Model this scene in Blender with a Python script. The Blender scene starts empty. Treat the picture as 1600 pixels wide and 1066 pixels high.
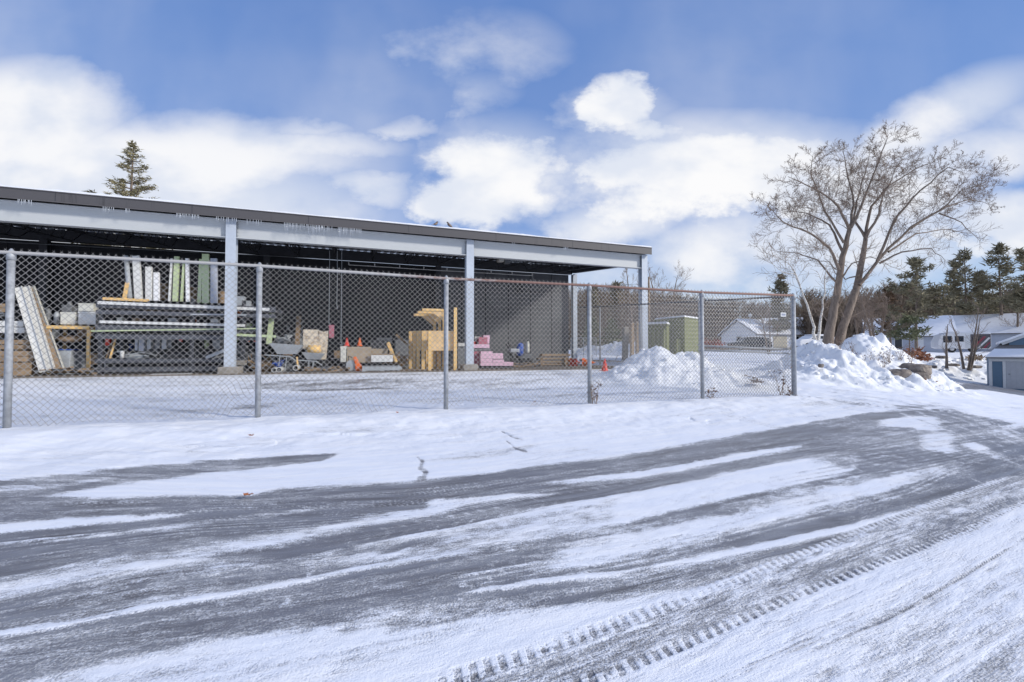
import bpy, math, random
import numpy as np
from mathutils import Vector, Matrix
from math import radians, sin, cos, tan, pi, sqrt
scene = bpy.context.scene
R0 = random.Random(7)
col = bpy.data.collections.new('scene'); scene.collection.children.link(col)

# ------------------------------------------------------------------ camera
F = 700.0; PITCH = math.atan(16/700.0); EYE = Vector((0, 0, 1.5))
cam_d = bpy.data.cameras.new('camera'); cam = bpy.data.objects.new('camera', cam_d); col.objects.link(cam)
cam_d.sensor_width = 36; cam_d.lens = 36*F/1600; cam_d.clip_start = .05; cam_d.clip_end = 2000
cam.location = EYE; cam.rotation_euler = (pi/2 + PITCH, 0, 0); scene.camera = cam

# ------------------------------------------------------------------ light
SUN_EL, SUN_AZ = radians(27), radians(108)          # azimuth clockwise from +Y
sdir = Vector((sin(SUN_AZ)*cos(SUN_EL), cos(SUN_AZ)*cos(SUN_EL), sin(SUN_EL)))
sl = bpy.data.lights.new('sun', 'SUN'); sl.energy = 2.5; sl.angle = radians(6); sl.color = (1, .95, .87)
so = bpy.data.objects.new('sun', sl); col.objects.link(so); so.rotation_euler = sdir.to_track_quat('Z', 'Y').to_euler()
scene.view_settings.view_transform = 'Standard'; scene.view_settings.look = 'None'
scene.view_settings.gamma = 1; scene.view_settings.exposure = 0.36
scene.render.engine = 'CYCLES'
scene.cycles.max_bounces = 6; scene.cycles.diffuse_bounces = 4; scene.cycles.transparent_max_bounces = 8

w = bpy.data.worlds.new('World'); scene.world = w; w.use_nodes = True
nt = w.node_tree; N = nt.nodes; L = nt.links
for n in list(N): N.remove(n)
def nd(nt, typ, **kw):
    n = nt.nodes.new(typ)
    for k, v in kw.items():
        if k.startswith('i_'):
            n.inputs[int(k[2:])].default_value = v
        else: setattr(n, k, v)
    return n
def mth(nt, op, a, b=None, c=None, clamp=False):
    n = nt.nodes.new('ShaderNodeMath'); n.operation = op; n.use_clamp = clamp
    for i, v in enumerate((a, b, c)):
        if v is None: continue
        if isinstance(v, (int, float)): n.inputs[i].default_value = v
        else: nt.links.new(v, n.inputs[i])
    return n.outputs[0]
def mrange(nt, v, a, b, c=0., d=1., smooth=True):
    n = nt.nodes.new('ShaderNodeMapRange'); n.interpolation_type = 'SMOOTHSTEP' if smooth else 'LINEAR'
    nt.links.new(v, n.inputs[0]); n.inputs[1].default_value = a; n.inputs[2].default_value = b
    n.inputs[3].default_value = c; n.inputs[4].default_value = d
    return n.outputs[0]
def mixc(nt, f, a, b):
    n = nt.nodes.new('ShaderNodeMix'); n.data_type = 'RGBA'
    if isinstance(f, (int, float)): n.inputs[0].default_value = f
    else: nt.links.new(f, n.inputs[0])
    for i, v in ((6, a), (7, b)):
        if isinstance(v, (tuple, list)): n.inputs[i].default_value = (*v[:3], 1)
        else: nt.links.new(v, n.inputs[i])
    return n.outputs[2]
sky = nd(nt, 'ShaderNodeTexSky', sky_type='NISHITA', sun_disc=False, sun_elevation=SUN_EL, sun_rotation=SUN_AZ,
         air_density=1.0, dust_density=.35, ozone_density=2.0, altitude=100)
tc = nd(nt, 'ShaderNodeTexCoord')
sep = nd(nt, 'ShaderNodeSeparateXYZ'); L.new(tc.outputs['Generated'], sep.inputs[0])
ysafe = mth(nt, 'MAXIMUM', sep.outputs[1], .12)
U = mth(nt, 'DIVIDE', sep.outputs[0], ysafe); V = mth(nt, 'DIVIDE', sep.outputs[2], ysafe)
uv = nd(nt, 'ShaderNodeCombineXYZ'); L.new(U, uv.inputs[0]); L.new(V, uv.inputs[1])
def noise(nt, vec, scale, detail=5, rough=.55, dist=0., typ='FBM', dims='3D'):
    n = nt.nodes.new('ShaderNodeTexNoise'); n.inputs['Scale'].default_value = scale; n.inputs['Detail'].default_value = detail
    n.inputs['Roughness'].default_value = rough; n.inputs['Distortion'].default_value = dist
    if vec is not None: nt.links.new(vec, n.inputs['Vector'])
    return n.outputs['Fac']
# warp the lookup so blobs get billowed edges
def vmap(nt, vec, loc=(0,0,0), rot=(0,0,0), scale=(1,1,1), typ='POINT'):
    m = nt.nodes.new('ShaderNodeMapping'); m.vector_type = typ
    m.inputs['Location'].default_value = loc; m.inputs['Rotation'].default_value = rot; m.inputs['Scale'].default_value = scale
    nt.links.new(vec, m.inputs['Vector']); return m.outputs[0]
n1 = noise(nt, vmap(nt, uv.outputs[0], scale=(1, 1.5, 1)), 2.6, 7, .52)
n2 = noise(nt, vmap(nt, uv.outputs[0], (3.1, 1.7, 0), scale=(1, 1.5, 1)), 7.5, 6, .6)
n3 = noise(nt, vmap(nt, uv.outputs[0], (8.1, 5.7, 0), (0, 0, -.5), (1, .55, 1)), 2.0, 4, .5)
wx = mth(nt, 'ADD', mth(nt, 'MULTIPLY', mth(nt, 'SUBTRACT', n1, .5), .34), mth(nt, 'MULTIPLY', mth(nt, 'SUBTRACT', n2, .5), .16))
U2 = mth(nt, 'ADD', U, wx); V2 = mth(nt, 'ADD', V, mth(nt, 'MULTIPLY', wx, .55))
def blob(px, py, rx, ry, k=1.0, rot=0.0):
    du = mth(nt, 'SUBTRACT', U2, (px-800)/F); dv = mth(nt, 'SUBTRACT', V2, (549-py)/F)
    if rot:
        c, s = cos(rot), sin(rot)
        a = mth(nt, 'ADD', mth(nt, 'MULTIPLY', du, c), mth(nt, 'MULTIPLY', dv, s))
        b = mth(nt, 'ADD', mth(nt, 'MULTIPLY', du, -s), mth(nt, 'MULTIPLY', dv, c)); du, dv = a, b
    du = mth(nt, 'MULTIPLY', du, F/rx); dv = mth(nt, 'MULTIPLY', dv, F/ry)
    r2 = mth(nt, 'ADD', mth(nt, 'MULTIPLY', du, du), mth(nt, 'MULTIPLY', dv, dv))
    return mth(nt, 'MULTIPLY', mth(nt, 'SUBTRACT', 1.0, r2), k)
hard = [(772,268,128,76,1.2), (740,318,100,46,1.1), (800,300,100,50,1.), (965,158,78,48,1.1), (1005,198,90,28,.6),
        (1110,275,240,78,1.2), (1230,275,180,80,1.1), (960,265,75,40,.8), (1000,320,110,45,.8)]
soft = [(30,190,190,120,1.2), (250,260,380,90,1.2), (60,340,450,150,1.3), (330,330,300,80,1.), (430,235,220,45,.9), (540,300,120,34,.9),
        (1480,180,190,60,.8,.45), (1500,255,220,60,.85,.2), (1590,350,150,50,1.1), (735,145,70,40,.26), (760,70,120,60,.22), (965,175,120,60,.4),
        (1250,390,300,80,.9), (960,350,120,40,.8), (620,205,70,16,.5), (480,200,90,22,.5), (1570,200,130,70,.5),
        (1120,270,330,115,.9), (770,270,160,100,.6), (1380,300,200,90,.9), (700,430,900,70,.4)]
def comb(lst):
    acc = None
    for b in lst:
        o = blob(*b); acc = o if acc is None else mth(nt, 'MAXIMUM', acc, o)
    return acc
H = comb(hard); S = comb(soft)
n4 = noise(nt, vmap(nt, uv.outputs[0], (1.1, 9.7, 0), scale=(1, 1.3, 1)), 15, 7, .65)
dh = mrange(nt, mth(nt, 'ADD', H, mth(nt, 'ADD', mth(nt, 'MULTIPLY', mth(nt, 'SUBTRACT', n2, .5), 1.0), mth(nt, 'MULTIPLY', mth(nt, 'SUBTRACT', n4, .5), .75))), -.25, .80)
ds = mrange(nt, mth(nt, 'ADD', S, mth(nt, 'ADD', mth(nt, 'MULTIPLY', mth(nt, 'SUBTRACT', n1, .5), 1.6), mth(nt, 'MULTIPLY', mth(nt, 'SUBTRACT', n2, .5), .8))), -.35, 1.1)
wisp = mth(nt, 'MULTIPLY', mrange(nt, n3, .34, .85, .08, .6), mrange(nt, V, .9, .25, .5, 1.)) 
wisp = mth(nt, 'MULTIPLY', wisp, mrange(nt, U, 1.2, -.3, .45, 1.))
dens = mth(nt, 'MAXIMUM', mth(nt, 'MAXIMUM', dh, mth(nt, 'MULTIPLY', ds, .95)), wisp)
front = mrange(nt, sep.outputs[1], .1, .3)
nb = noise(nt, tc.outputs['Generated'], 2.2, 5, .55)
densb = mrange(nt, nb, .45, .62, .1, .85)
dmix = nd(nt, 'ShaderNodeMix'); L.new(front, dmix.inputs[0]); L.new(densb, dmix.inputs[2]); L.new(dens, dmix.inputs[3])
n5 = noise(nt, vmap(nt, uv.outputs[0], (4.1, 2.7, 0), scale=(1, 1.6, 1)), 4.5, 4, .5)
shade = mixc(nt, mrange(nt, n5, .36, .62), (6.9, 7.35, 8.3), (8.9, 8.9, 9.0))
skyt = nd(nt, 'ShaderNodeMix', data_type='RGBA', blend_type='MIX'); skyt.inputs[0].default_value = .78
L.new(sky.outputs[0], skyt.inputs[6])
g1 = mixc(nt, mrange(nt, sep.outputs[2], .0, .30), (4.6, 6.3, 8.6), (1.55, 3.0, 6.8))
g2 = mixc(nt, mrange(nt, sep.outputs[2], .25, .75), g1, (.8, 2.1, 5.8))
L.new(g2, skyt.inputs[7])
fin = mixc(nt, dmix.outputs[0], skyt.outputs[2], shade)
bg = nd(nt, 'ShaderNodeBackground'); bg.inputs[1].default_value = .085; L.new(fin, bg.inputs[0])
wo = nd(nt, 'ShaderNodeOutputWorld'); L.new(bg.outputs[0], wo.inputs[0])

# ------------------------------------------------------------------ geometry of the view (photo pixels 1600x1066 -> world)
def ray(px, py):
    a = (px-800)/F; b = (533-py)/F
    return Vector((a, cos(PITCH) - b*sin(PITCH), sin(PITCH) + b*cos(PITCH)))
def at_depth(px, py, Y):
    d = ray(px, py); return EYE + d*(Y/d.y)
TH = math.atan2(.339, .941); UU = Vector((cos(TH), sin(TH), 0)); VV = Vector((-sin(TH), cos(TH), 0))
P0 = Vector((-8.40, 13.36, 0)); BAY = 7.32
FLOOR = .84
def BF(t, q, z=0.0): return P0 + UU*t + VV*q + Vector((0, 0, z))
def on_q(px, py, q):
    d = ray(px, py); k = (q - (EYE-P0).dot(VV))/d.dot(VV); p = EYE + d*k
    return (p-P0).dot(UU), q, p.z
def sstep(a, b, x):
    t = np.clip((x-a)/(b-a), 0, 1); return t*t*(3-2*t)
def vnoise(x, y, seed=0):
    ix = np.floor(x); iy = np.floor(y); fx = x-ix; fy = y-iy
    def h(a, b):
        v = np.sin(a*127.1 + b*311.7 + seed*74.7)*43758.5453; return v-np.floor(v)
    ux = fx*fx*(3-2*fx); uy = fy*fy*(3-2*fy)
    return (h(ix,iy)*(1-ux)+h(ix+1,iy)*ux)*(1-uy) + (h(ix,iy+1)*(1-ux)+h(ix+1,iy+1)*ux)*uy
def fbm(x, y, o=4, seed=0):
    s = 0; a = .5; t = 0
    for i in range(o):
        s = s + a*vnoise(x, y, seed+i); t += a; a *= .5; x = x*2.03+7.1; y = y*2.03+3.3
    return s/t
def ground_z(X, Y):
    X = np.asarray(X, float); Y = np.asarray(Y, float)
    d = -X*sin(TH) + Y*cos(TH); s = X*cos(TH) + Y*sin(TH)
    plane = .053*d
    z = np.where(d < 24, plane, 1.27 + .35*(1-np.exp(-(d-24)/14)))
    # level pad of the shed
    pad = sstep(14.6, 15.3, d)*(1-sstep(22, 24, d))*(1-sstep(11.6, 13.5, s))
    z = z*(1-pad) + (FLOOR-.03)*pad
    # driveway falls away to the right
    drop = .080*np.maximum(X-9, 0) + .0*X
    drop = np.minimum(drop, 2.6)
    drop = drop*(1-sstep(33, 48, Y))*(sstep(4, 9, Y))
    return z - drop
def gz(x, y): return float(ground_z(x, y))
def on_ground(px, py):
    d = ray(px, py); k = 1.0
    for i in range(4000):
        p = EYE + d*k
        if p.z <= gz(p.x, p.y): break
        k *= 1.004
    return Vector((p.x, p.y, gz(p.x, p.y)))

# ------------------------------------------------------------------ object helpers
def tag(o, label=None, cat=None, group=None, kind=None):
    if label: o['label'] = label
    if cat: o['category'] = cat
    if group: o['group'] = group
    if kind: o['kind'] = kind
    return o
def thing(name, label, cat, loc=(0,0,0), rz=0.0, group=None):
    o = bpy.data.objects.new(name, None); o.empty_display_size = .2; col.objects.link(o)
    o.location = loc; o.rotation_euler = (0, 0, rz); return tag(o, label, cat, group)
def dup(root, loc=None, rz=None, label=None, scale=None):
    r = root.copy(); col.objects.link(r)
    if loc is not None: r.location = loc
    if rz is not None: r.rotation_euler = (0, 0, rz)
    if label: r['label'] = label
    if scale: r.scale = (scale,)*3
    for ch in list(root.children):
        c = ch.copy(); col.objects.link(c); c.parent = r
        for g in list(ch.children):
            d = g.copy(); col.objects.link(d); d.parent = c
    return r
class MB:
    def __init__(s): s.v = []; s.f = []
    def quad(s, a, b, c, d):
        n = len(s.v); s.v += [tuple(a), tuple(b), tuple(c), tuple(d)]; s.f.append((n, n+1, n+2, n+3)); return s
    def tri(s, a, b, c):
        n = len(s.v); s.v += [tuple(a), tuple(b), tuple(c)]; s.f.append((n, n+1, n+2)); return s
    def hexa(s, P):
        n = len(s.v); s.v += [tuple(p) for p in P]
        for f in ((0,3,2,1),(4,5,6,7),(0,1,5,4),(1,2,6,5),(2,3,7,6),(3,0,4,7)): s.f.append(tuple(n+i for i in f))
        return s
    def box(s, x0, x1, y0, y1, z0, z1):
        return s.hexa([(x0,y0,z0),(x1,y0,z0),(x1,y1,z0),(x0,y1,z0),(x0,y0,z1),(x1,y0,z1),(x1,y1,z1),(x0,y1,z1)])
    def beam(s, a, b, w, h, up=(0,0,1)):
        a = Vector(a); b = Vector(b); d = (b-a).normalized(); up = Vector(up)
        if abs(d.dot(up)) > .98: up = Vector((0,1,0))
        x = d.cross(up).normalized()*(w/2); y = x.cross(d).normalized()*(h/2)
        return s.hexa([a-x-y, a+x-y, b+x-y, b-x-y, a-x+y, a+x+y, b+x+y, b-x+y])
    def tube(s, pts, rad, n=6, cap=True):
        pts = [Vector(p) for p in pts]; m = len(pts)
        if not isinstance(rad, (list, tuple)): rad = [rad]*m
        prev = None; base = len(s.v)
        for i, p in enumerate(pts):
            d = (pts[min(i+1, m-1)] - pts[max(i-1, 0)])
            if d.length < 1e-9: d = Vector((0,0,1))
            d.normalize()
            if prev is None:
                x = d.cross(Vector((0,0,1)) if abs(d.z) < .9 else Vector((1,0,0))).normalized()
            else:
                x = (prev - d*prev.dot(d)).normalized()
            prev = x; y = d.cross(x)
            for k in range(n):
                a = 2*pi*k/n; s.v.append(tuple(p + (x*cos(a)+y*sin(a))*rad[i]))
        for i in range(m-1):
            for k in range(n):
                a = base+i*n+k; b = base+i*n+(k+1) % n
                s.f.append((a, b, b+n, a+n))
        if cap and n > 2:
            s.f.append(tuple(base+k for k in reversed(range(n)))); s.f.append(tuple(base+(m-1)*n+k for k in range(n)))
        return s
    def lathe(s, prof, c=(0,0,0), n=16, axis='z'):
        base = len(s.v)
        for r, z in prof:
            for k in range(n):
                a = 2*pi*k/n; x, y, zz = r*cos(a), r*sin(a), z
                if axis == 'x': x, y, zz = z, r*cos(a), r*sin(a)
                if axis == 'y': x, y, zz = r*cos(a), z, r*sin(a)
                s.v.append((c[0]+x, c[1]+y, c[2]+zz))
        for i in range(len(prof)-1):
            for k in range(n):
                a = base+i*n+k; b = base+i*n+(k+1) % n; s.f.append((a, b, b+n, a+n))
        s.f.append(tuple(base+k for k in reversed(range(n)))); s.f.append(tuple(base+(len(prof)-1)*n+k for k in range(n)))
        return s
    def prism(s, poly, y0, y1):            # poly of (x,z), extruded along y
        n = len(poly); b = len(s.v)
        s.v += [(x, y0, z) for x, z in poly] + [(x, y1, z) for x, z in poly]
        s.f.append(tuple(b+i for i in range(n))); s.f.append(tuple(b+n+i for i in reversed(range(n))))
        for i in range(n): j = (i+1) % n; s.f.append((b+j, b+i, b+n+i, b+n+j))
        return s
    def build(s, name, m, parent=None, smooth=False, bevel=0, loc=None):
        me = bpy.data.meshes.new(name); me.from_pydata(s.v, [], s.f); me.update()
        if smooth: me.polygons.foreach_set('use_smooth', [True]*len(me.polygons))
        me.materials.append(m)
        o = bpy.data.objects.new(name, me); col.objects.link(o)
        if parent: o.parent = parent
        if loc is not None: o.location = loc
        if bevel:
            b = o.modifiers.new('bevel', 'BEVEL'); b.width = bevel; b.segments = 2; b.limit_method = 'ANGLE'
        return o

# ------------------------------------------------------------------ materials
MATS = {}
def mat(name, c, rough=.6, var=.25, scale=6, metal=0., bump=.0, c2=None, stretch=(1,1,1), spec=.5, coord='Object', thr=(.35,.65), bscale=None):
    if name in MATS: return MATS[name]
    m = bpy.data.materials.new(name); m.use_nodes = True; nt = m.node_tree
    b = nt.nodes['Principled BSDF']; b.inputs['Roughness'].default_value = rough; b.inputs['Metallic'].default_value = metal
    b.inputs['Specular IOR Level'].default_value = spec
    t = nt.nodes.new('ShaderNodeTexCoord'); v = vmap(nt, t.outputs[coord], scale=stretch)
    f = noise(nt, v, scale, 5, .6); f2 = noise(nt, v, scale*7, 3, .6)
    if c2 is None: c2 = tuple(x*(1-var) for x in c)
    ff = mrange(nt, mth(nt, 'ADD', mth(nt, 'MULTIPLY', f, .75), mth(nt, 'MULTIPLY', f2, .25)), thr[0], thr[1])
    nt.links.new(mixc(nt, ff, c2, c), b.inputs['Base Color'])
    if bump:
        bn = nt.nodes.new('ShaderNodeBump'); bn.inputs['Strength'].default_value = bump; bn.inputs['Distance'].default_value = .02
        nt.links.new(noise(nt, v, bscale or scale*4, 4, .6), bn.inputs['Height']); nt.links.new(bn.outputs[0], b.inputs['Normal'])
    MATS[name] = m; return m
M_snow = mat('snow', (.86,.87,.90), .55, .06, 3, bump=.5, bscale=9)
M_snowc = mat('snow_clumped', (.87,.88,.90), .6, .08, 6, bump=.9, bscale=14)
M_beam = mat('painted_steel_beam', (.53,.55,.56), .5, .05, 1.2, stretch=(.4,1,1))
M_col = mat('painted_steel_column', (.50,.55,.62), .45, .12, 2)
M_fascia = mat('brown_fascia', (.085,.080,.083), .55, .5, 5, stretch=(1,1,.06), thr=(.26,.42), c2=(.03,.028,.028))
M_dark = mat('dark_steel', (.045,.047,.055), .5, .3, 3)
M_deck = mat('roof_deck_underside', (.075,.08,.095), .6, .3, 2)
M_wall_shaded = mat('shaded_shed_wall', (.026,.027,.031), .85, .35, .8, c2=(.014,.015,.020))  # back wall with the interior shade put into its darker colour
M_wall_lit = mat('lit_shed_wall', (.13,.135,.145), .75, .35, .5, c2=(.085,.09,.10))  # same wall in the right bay, light from the open end painted in
M_slab = mat('dirt_floor', (.20,.165,.13), .9, .5, 2.5, bump=.6)
M_conc = mat('concrete', (.34,.31,.27), .9, .35, 5, bump=.5)
M_galv = mat('galvanized_steel', (.40,.42,.45), .55, .35, 16, metal=.1)
M_wire = mat('galvanized_wire', (.36,.35,.34), .5, .2, 30, metal=.2)
M_rust = mat('rusty_rail', (.40,.38,.37), .7, .3, 1.6, c2=(.30,.12,.07), thr=(.46,.56))
M_wood = mat('new_pine', (.84,.55,.22), .65, .25, 3, stretch=(1,1,6))
M_ply = mat('plywood', (.74,.50,.25), .7, .28, 3)
M_oldwood = mat('weathered_timber', (.33,.23,.14), .8, .4, 4)
M_crate = mat('crate_board', (.38,.27,.17), .8, .35, 5)
M_white = mat('white_painted_metal', (.70,.70,.68), .5, .15, 5)
M_cream = mat('cream_plastic', (.66,.65,.58), .55, .12, 4)
M_greenp = mat('pale_green_paint', (.50,.58,.34), .5, .15, 4)
M_greym = mat('light_grey_metal', (.42,.45,.48), .45, .2, 4)
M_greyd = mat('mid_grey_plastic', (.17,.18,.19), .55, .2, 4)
M_black = mat('black_rubber', (.02,.02,.022), .7, .3, 6)
M_orange = mat('orange_plastic', (.85,.17,.03), .5, .2, 5)
M_red = mat('red_cone_plastic', (.75,.06,.035), .5, .2, 5)
M_pink = mat('pink_foam_board', (.76,.50,.62), .7, .12, 5)
M_pinkd = mat('dark_pink_foam_board', (.50,.17,.22), .7, .3, 8)
M_blue = mat('blue_plastic', (.035,.10,.42), .5, .2, 5)
M_tgreen = mat('olive_green_enclosure', (.20,.215,.075), .5, .12, 2)
M_bark = mat('grey_brown_bark', (.27,.21,.165), .9, .45, 9, bump=.8, stretch=(1,1,.3))
M_twig = mat('twig_brown', (.29,.22,.17), .9, .3, 3)
M_birch = mat('birch_bark', (.66,.62,.56), .8, .3, 7, c2=(.14,.12,.10), stretch=(1,1,3), thr=(.40,.48))
M_needle = mat('pine_needles', (.20,.21,.11), .8, .3, 2, c2=(.12,.13,.07))
M_spruce = mat('spruce_needles', (.31,.27,.14), .8, .3, 2, c2=(.17,.15,.08))
M_stone = mat('boulder_stone', (.33,.28,.23), .9, .45, 3, c2=(.12,.10,.09), bump=.8)
M_hwhite = mat('white_siding', (.80,.80,.81), .6, .06, 3)
M_hgrey = mat('grey_blue_siding', (.42,.45,.52), .6, .08, 3)
M_blueside = mat('slate_blue_siding', (.12,.20,.29), .6, .15, 4, stretch=(1,1,9))
M_trim = mat('white_trim', (.66,.67,.68), .5, .1, 5)
M_door = mat('pale_grey_door', (.45,.46,.49), .5, .08, 5)
M_glass = mat('dark_window_glass', (.03,.035,.045), .1, .2, 2)
M_shingle = mat('grey_shingle', (.20,.19,.19), .9, .3, 14)
M_rustbush = mat('rust_brown_leaves', (.30,.12,.06), .9, .4, 4)
M_leaf = mat('dead_leaf', (.17,.10,.07), .8, .3, 20)
M_car = mat('dark_car_paint', (.035,.04,.045), .25, .2, 3)
M_ice = mat('icicle_ice', (.62,.66,.72), .15, .05, 10)
M_cream2 = mat('tan_siding', (.62,.54,.38), .6, .1, 3)
# ------------------------------------------------------------------ ground: one sheet to the horizon
def build_ground():
    ang = np.concatenate([np.linspace(-pi, radians(-57), 26)[:-1], np.linspace(radians(-57), radians(57), 880), np.linspace(radians(57), pi, 26)[1:]])
    r = [.12]
    while r[-1] < 1.0: r.append(r[-1]*1.12)
    while r[-1] < 14: r.append(r[-1]*1.0046)
    while r[-1] < 45: r.append(r[-1]*1.012)
    while r[-1] < 900: r.append(r[-1]*1.045)
    r = np.array(r); A, Rr = np.meshgrid(ang, r); X = Rr*np.sin(A); Y = Rr*np.cos(A)
    Z = ground_z(X, Y)
    # project
    yc = Y*cos(PITCH) + (Z-1.5)*sin(PITCH); zc = -Y*sin(PITCH) + (Z-1.5)*cos(PITCH)
    ok = yc > .35; ycs = np.where(ok, yc, 1)
    px = np.where(ok, 800 + F*X/ycs, -5000.); py = np.where(ok, 533 - F*zc/ycs, 5000.)
    s = X*cos(TH) + Y*sin(TH); d = -X*sin(TH) + Y*cos(TH)
    # across-track coordinate that follows the sweep of the tracks
    KS = [(0.,[(0,758),(392,770),(563,757),(751,741),(1000,707),(1200,674),(1347,648),(1600,636)]),
          (.9,[(0,825),(308,800),(667,788),(1000,741),(1268,697),(1600,655)]),
          (1.8,[(0,945),(240,893),(500,868),(793,810),(1000,773),(1209,731),(1376,702),(1600,674)]),
          (2.7,[(0,1040),(300,1000),(713,930),(1000,896),(1167,863),(1335,829),(1523,766),(1600,738)]),
          (3.2,[(500,1120),(688,1068),(1000,965),(1251,868),(1390,815),(1523,778),(1600,750)]),
          (3.6,[(860,1090),(1075,1006),(1314,905),(1523,822),(1600,785)]),
          (4.1,[(1100,1100),(1250,1030),(1402,963),(1600,843)]), (4.7,[(1300,1160),(1473,1066),(1600,982)])]
    def cv(pts):
        xs = [p[0] for p in pts]; ys = [p[1] for p in pts]
        v = np.interp(px, xs, ys)
        sl = (ys[1]-ys[0])/(xs[1]-xs[0]); v = np.where(px < xs[0], ys[0]+(px-xs[0])*sl, v)
        sl = (ys[-1]-ys[-2])/(xs[-1]-xs[-2]); v = np.where(px > xs[-1], ys[-1]+(px-xs[-1])*sl, v)
        return v
    yk = [cv(k) for _, k in KS]
    for i in range(1, len(yk)): yk[i] = np.maximum(yk[i], yk[i-1]+3.)
    vv = -(yk[0]-py)/42.
    for i in range(len(KS)-1):
        t_ = (py-yk[i])/(yk[i+1]-yk[i]); vv = np.where(t_ > 0, KS[i][0]+(KS[i+1][0]-KS[i][0])*t_, vv)
    vv = np.clip(vv, -6, 9); vv = np.where(ok & (px > -900) & (px < 2600), vv, 4-d)
    # track aligned noises
    k1 = fbm(s*.35, vv*4.5, 4, 11); k2 = fbm(s*1.1, vv*14, 4, 23); k3 = fbm(s*8, vv*24, 3, 31); iso = fbm(X*3.2, Y*3.2, 4, 5); isof = fbm(X*14, Y*14, 3, 6)
    wy = (k1-.5)*1.0 + (iso-.5)*.6
    def cv(pts):
        xs = [p[0] for p in pts]; ys = [p[1] for p in pts]
        v = np.interp(px, xs, ys)
        sl = (ys[1]-ys[0])/(xs[1]-xs[0]); v = np.where(px < xs[0], ys[0]+(px-xs[0])*sl, v)
        sl = (ys[-1]-ys[-2])/(xs[-1]-xs[-2]); v = np.where(px > xs[-1], ys[-1]+(px-xs[-1])*sl, v)
        return v
    def band(top, bot, soft=5., x0=-1e5, x1=1e5, warp=10., fade=25.):
        sc = np.clip((py-549)/250., .12, 2.); so_ = soft*sc; wv = warp*sc*wy*1.6
        t = cv(top)+wv; b = cv(bot)+wv*.7
        m = sstep(-so_, so_, py-t)*sstep(-so_, so_, b-py)
        return m*sstep(x0-fade, x0+fade, px)*(1-sstep(x1-fade, x1+fade, px))
    def stroke(pts, hw, soft=.5, x0=-1e5, x1=1e5, fade=25., warp=8.):
        if isinstance(hw, (list, tuple)): hw = np.interp(px, [p[0] for p in pts], hw)
        sc = np.clip((py-549)/250., .12, 2.)
        e = np.abs(py-cv(pts)-warp*sc*wy)/np.maximum(hw, .3)
        return (1-sstep(1-soft, 1+soft, e))*sstep(x0-fade, x0+fade, px)*(1-sstep(x1-fade, x1+fade, px))
    c = .98 - .16*sstep(.48,.72,fbm(s*.5, d*1.6, 4, 51))*(d < 7.0)*(.4+.6*sstep(.45,.6,fbm(X*.8,Y*.8,3,52)))
    def put(m, v, k=1.): 
        nonlocal c
        c = c*(1-m*k) + v*m*k
    # road area
    top = [(0,758),(392,776),(440,764),(563,757),(659,754),(751,741),(877,722),(1000,707),(1100,691),(1200,674),(1268,662),(1347,648),(1460,640),(1600,665)]
    bot = [(60,1066),(200,1034),(360,1002),(500,990),(667,977),(751,963),(877,946),(1000,930),(1130,905),(1250,865),(1390,830),(1600,745)]
    put(band(top, bot, 7), .17)
    # upper-left dark band and the snow wedge beneath it
    put(band([(0,750),(160,734),(248,727),(332,722),(500,710),(530,709)], [(0,785),(72,772),(160,760),(280,745),(500,722),(530,714)], 3, x1=520, fade=14), .14)
    put(band([(-10,762),(80,757),(190,744)], [(0,768),(80,764),(190,746)], 3, x1=170, warp=4), .6)
    put(band([(60,775),(200,757),(280,748),(400,735),(500,722)], [(72,777),(240,777),(392,775),(440,764),(500,758),(560,757)], 4, x0=85, x1=560, fade=40), .97)
    put(band([(0,817),(308,799)], [(0,834),(100,826),(308,806)], 3, x1=285, fade=30), .95)
    put(stroke([(0,853),(200,836),(463,801),(520,795)], 3.5, x1=500), .55)
    # broad lighter streaks through the left half
    put(stroke([(0,928),(120,902),(240,880),(360,858),(500,832),(667,803),(720,795)], [17,15,13,10,8,9,6], .8, x1=700), .8, .95)
    put(stroke([(60,962),(172,930),(320,900),(500,872),(626,846),(793,810),(1000,773),(1100,751),(1209,731),(1376,702)], [10,9,7,6,8,9,8,7,5,3], .6, x0=120), .96)
    put(band([(0,935),(240,893),(500,862),(560,850)], [(0,985),(240,938),(500,885),(560,868)], 14, x1=520), .38, .8)
    put(band([(0,985),(200,950),(300,920)], [(0,1035),(200,985),(420,945)], 22, x1=330, fade=90), .42, .7)
    put(band([(640,793),(680,782),(800,776),(877,770)], [(640,806),(680,801),(751,789),(877,774)], 3, x0=668, x1=872, fade=8), .97)
    put(stroke([(847,757),(1000,741),(1188,708),(1268,697)], [3,4.5,4.5,2], .5, x0=870, x1=1250), .93)
    put(band([(500,868),(626,848),(793,814),(1000,778)], [(500,890),(626,880),(750,862),(860,846),(1000,815)], 7, x0=480, x1=1040, fade=70), .72)
    put(stroke([(520,868),(600,862),(700,850)], 9, .8, x0=530, x1=700, fade=40), .3, .8)
    put(band([(1000,775),(1209,731),(1376,702)], [(1000,815),(1146,781),(1251,758),(1330,738),(1376,706)], 3.5, x0=960, x1=1366, fade=14), .96)
    put(band([(1000,815),(1146,782),(1280,753),(1389,735)], [(1000,835),(1167,797),(1293,765),(1389,742)], 6, x0=900, x1=1385), .42, .8)
    put(stroke([(500,904),(709,867),(760,858)], [4,4,3], .6, x1=740), .85)
    put(band([(980,838),(1167,800),(1293,768),(1400,742),(1480,730)], [(1000,866),(1209,815),(1376,772),(1469,742)], 6, x0=860, x1=1460, fade=60), .9)
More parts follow.
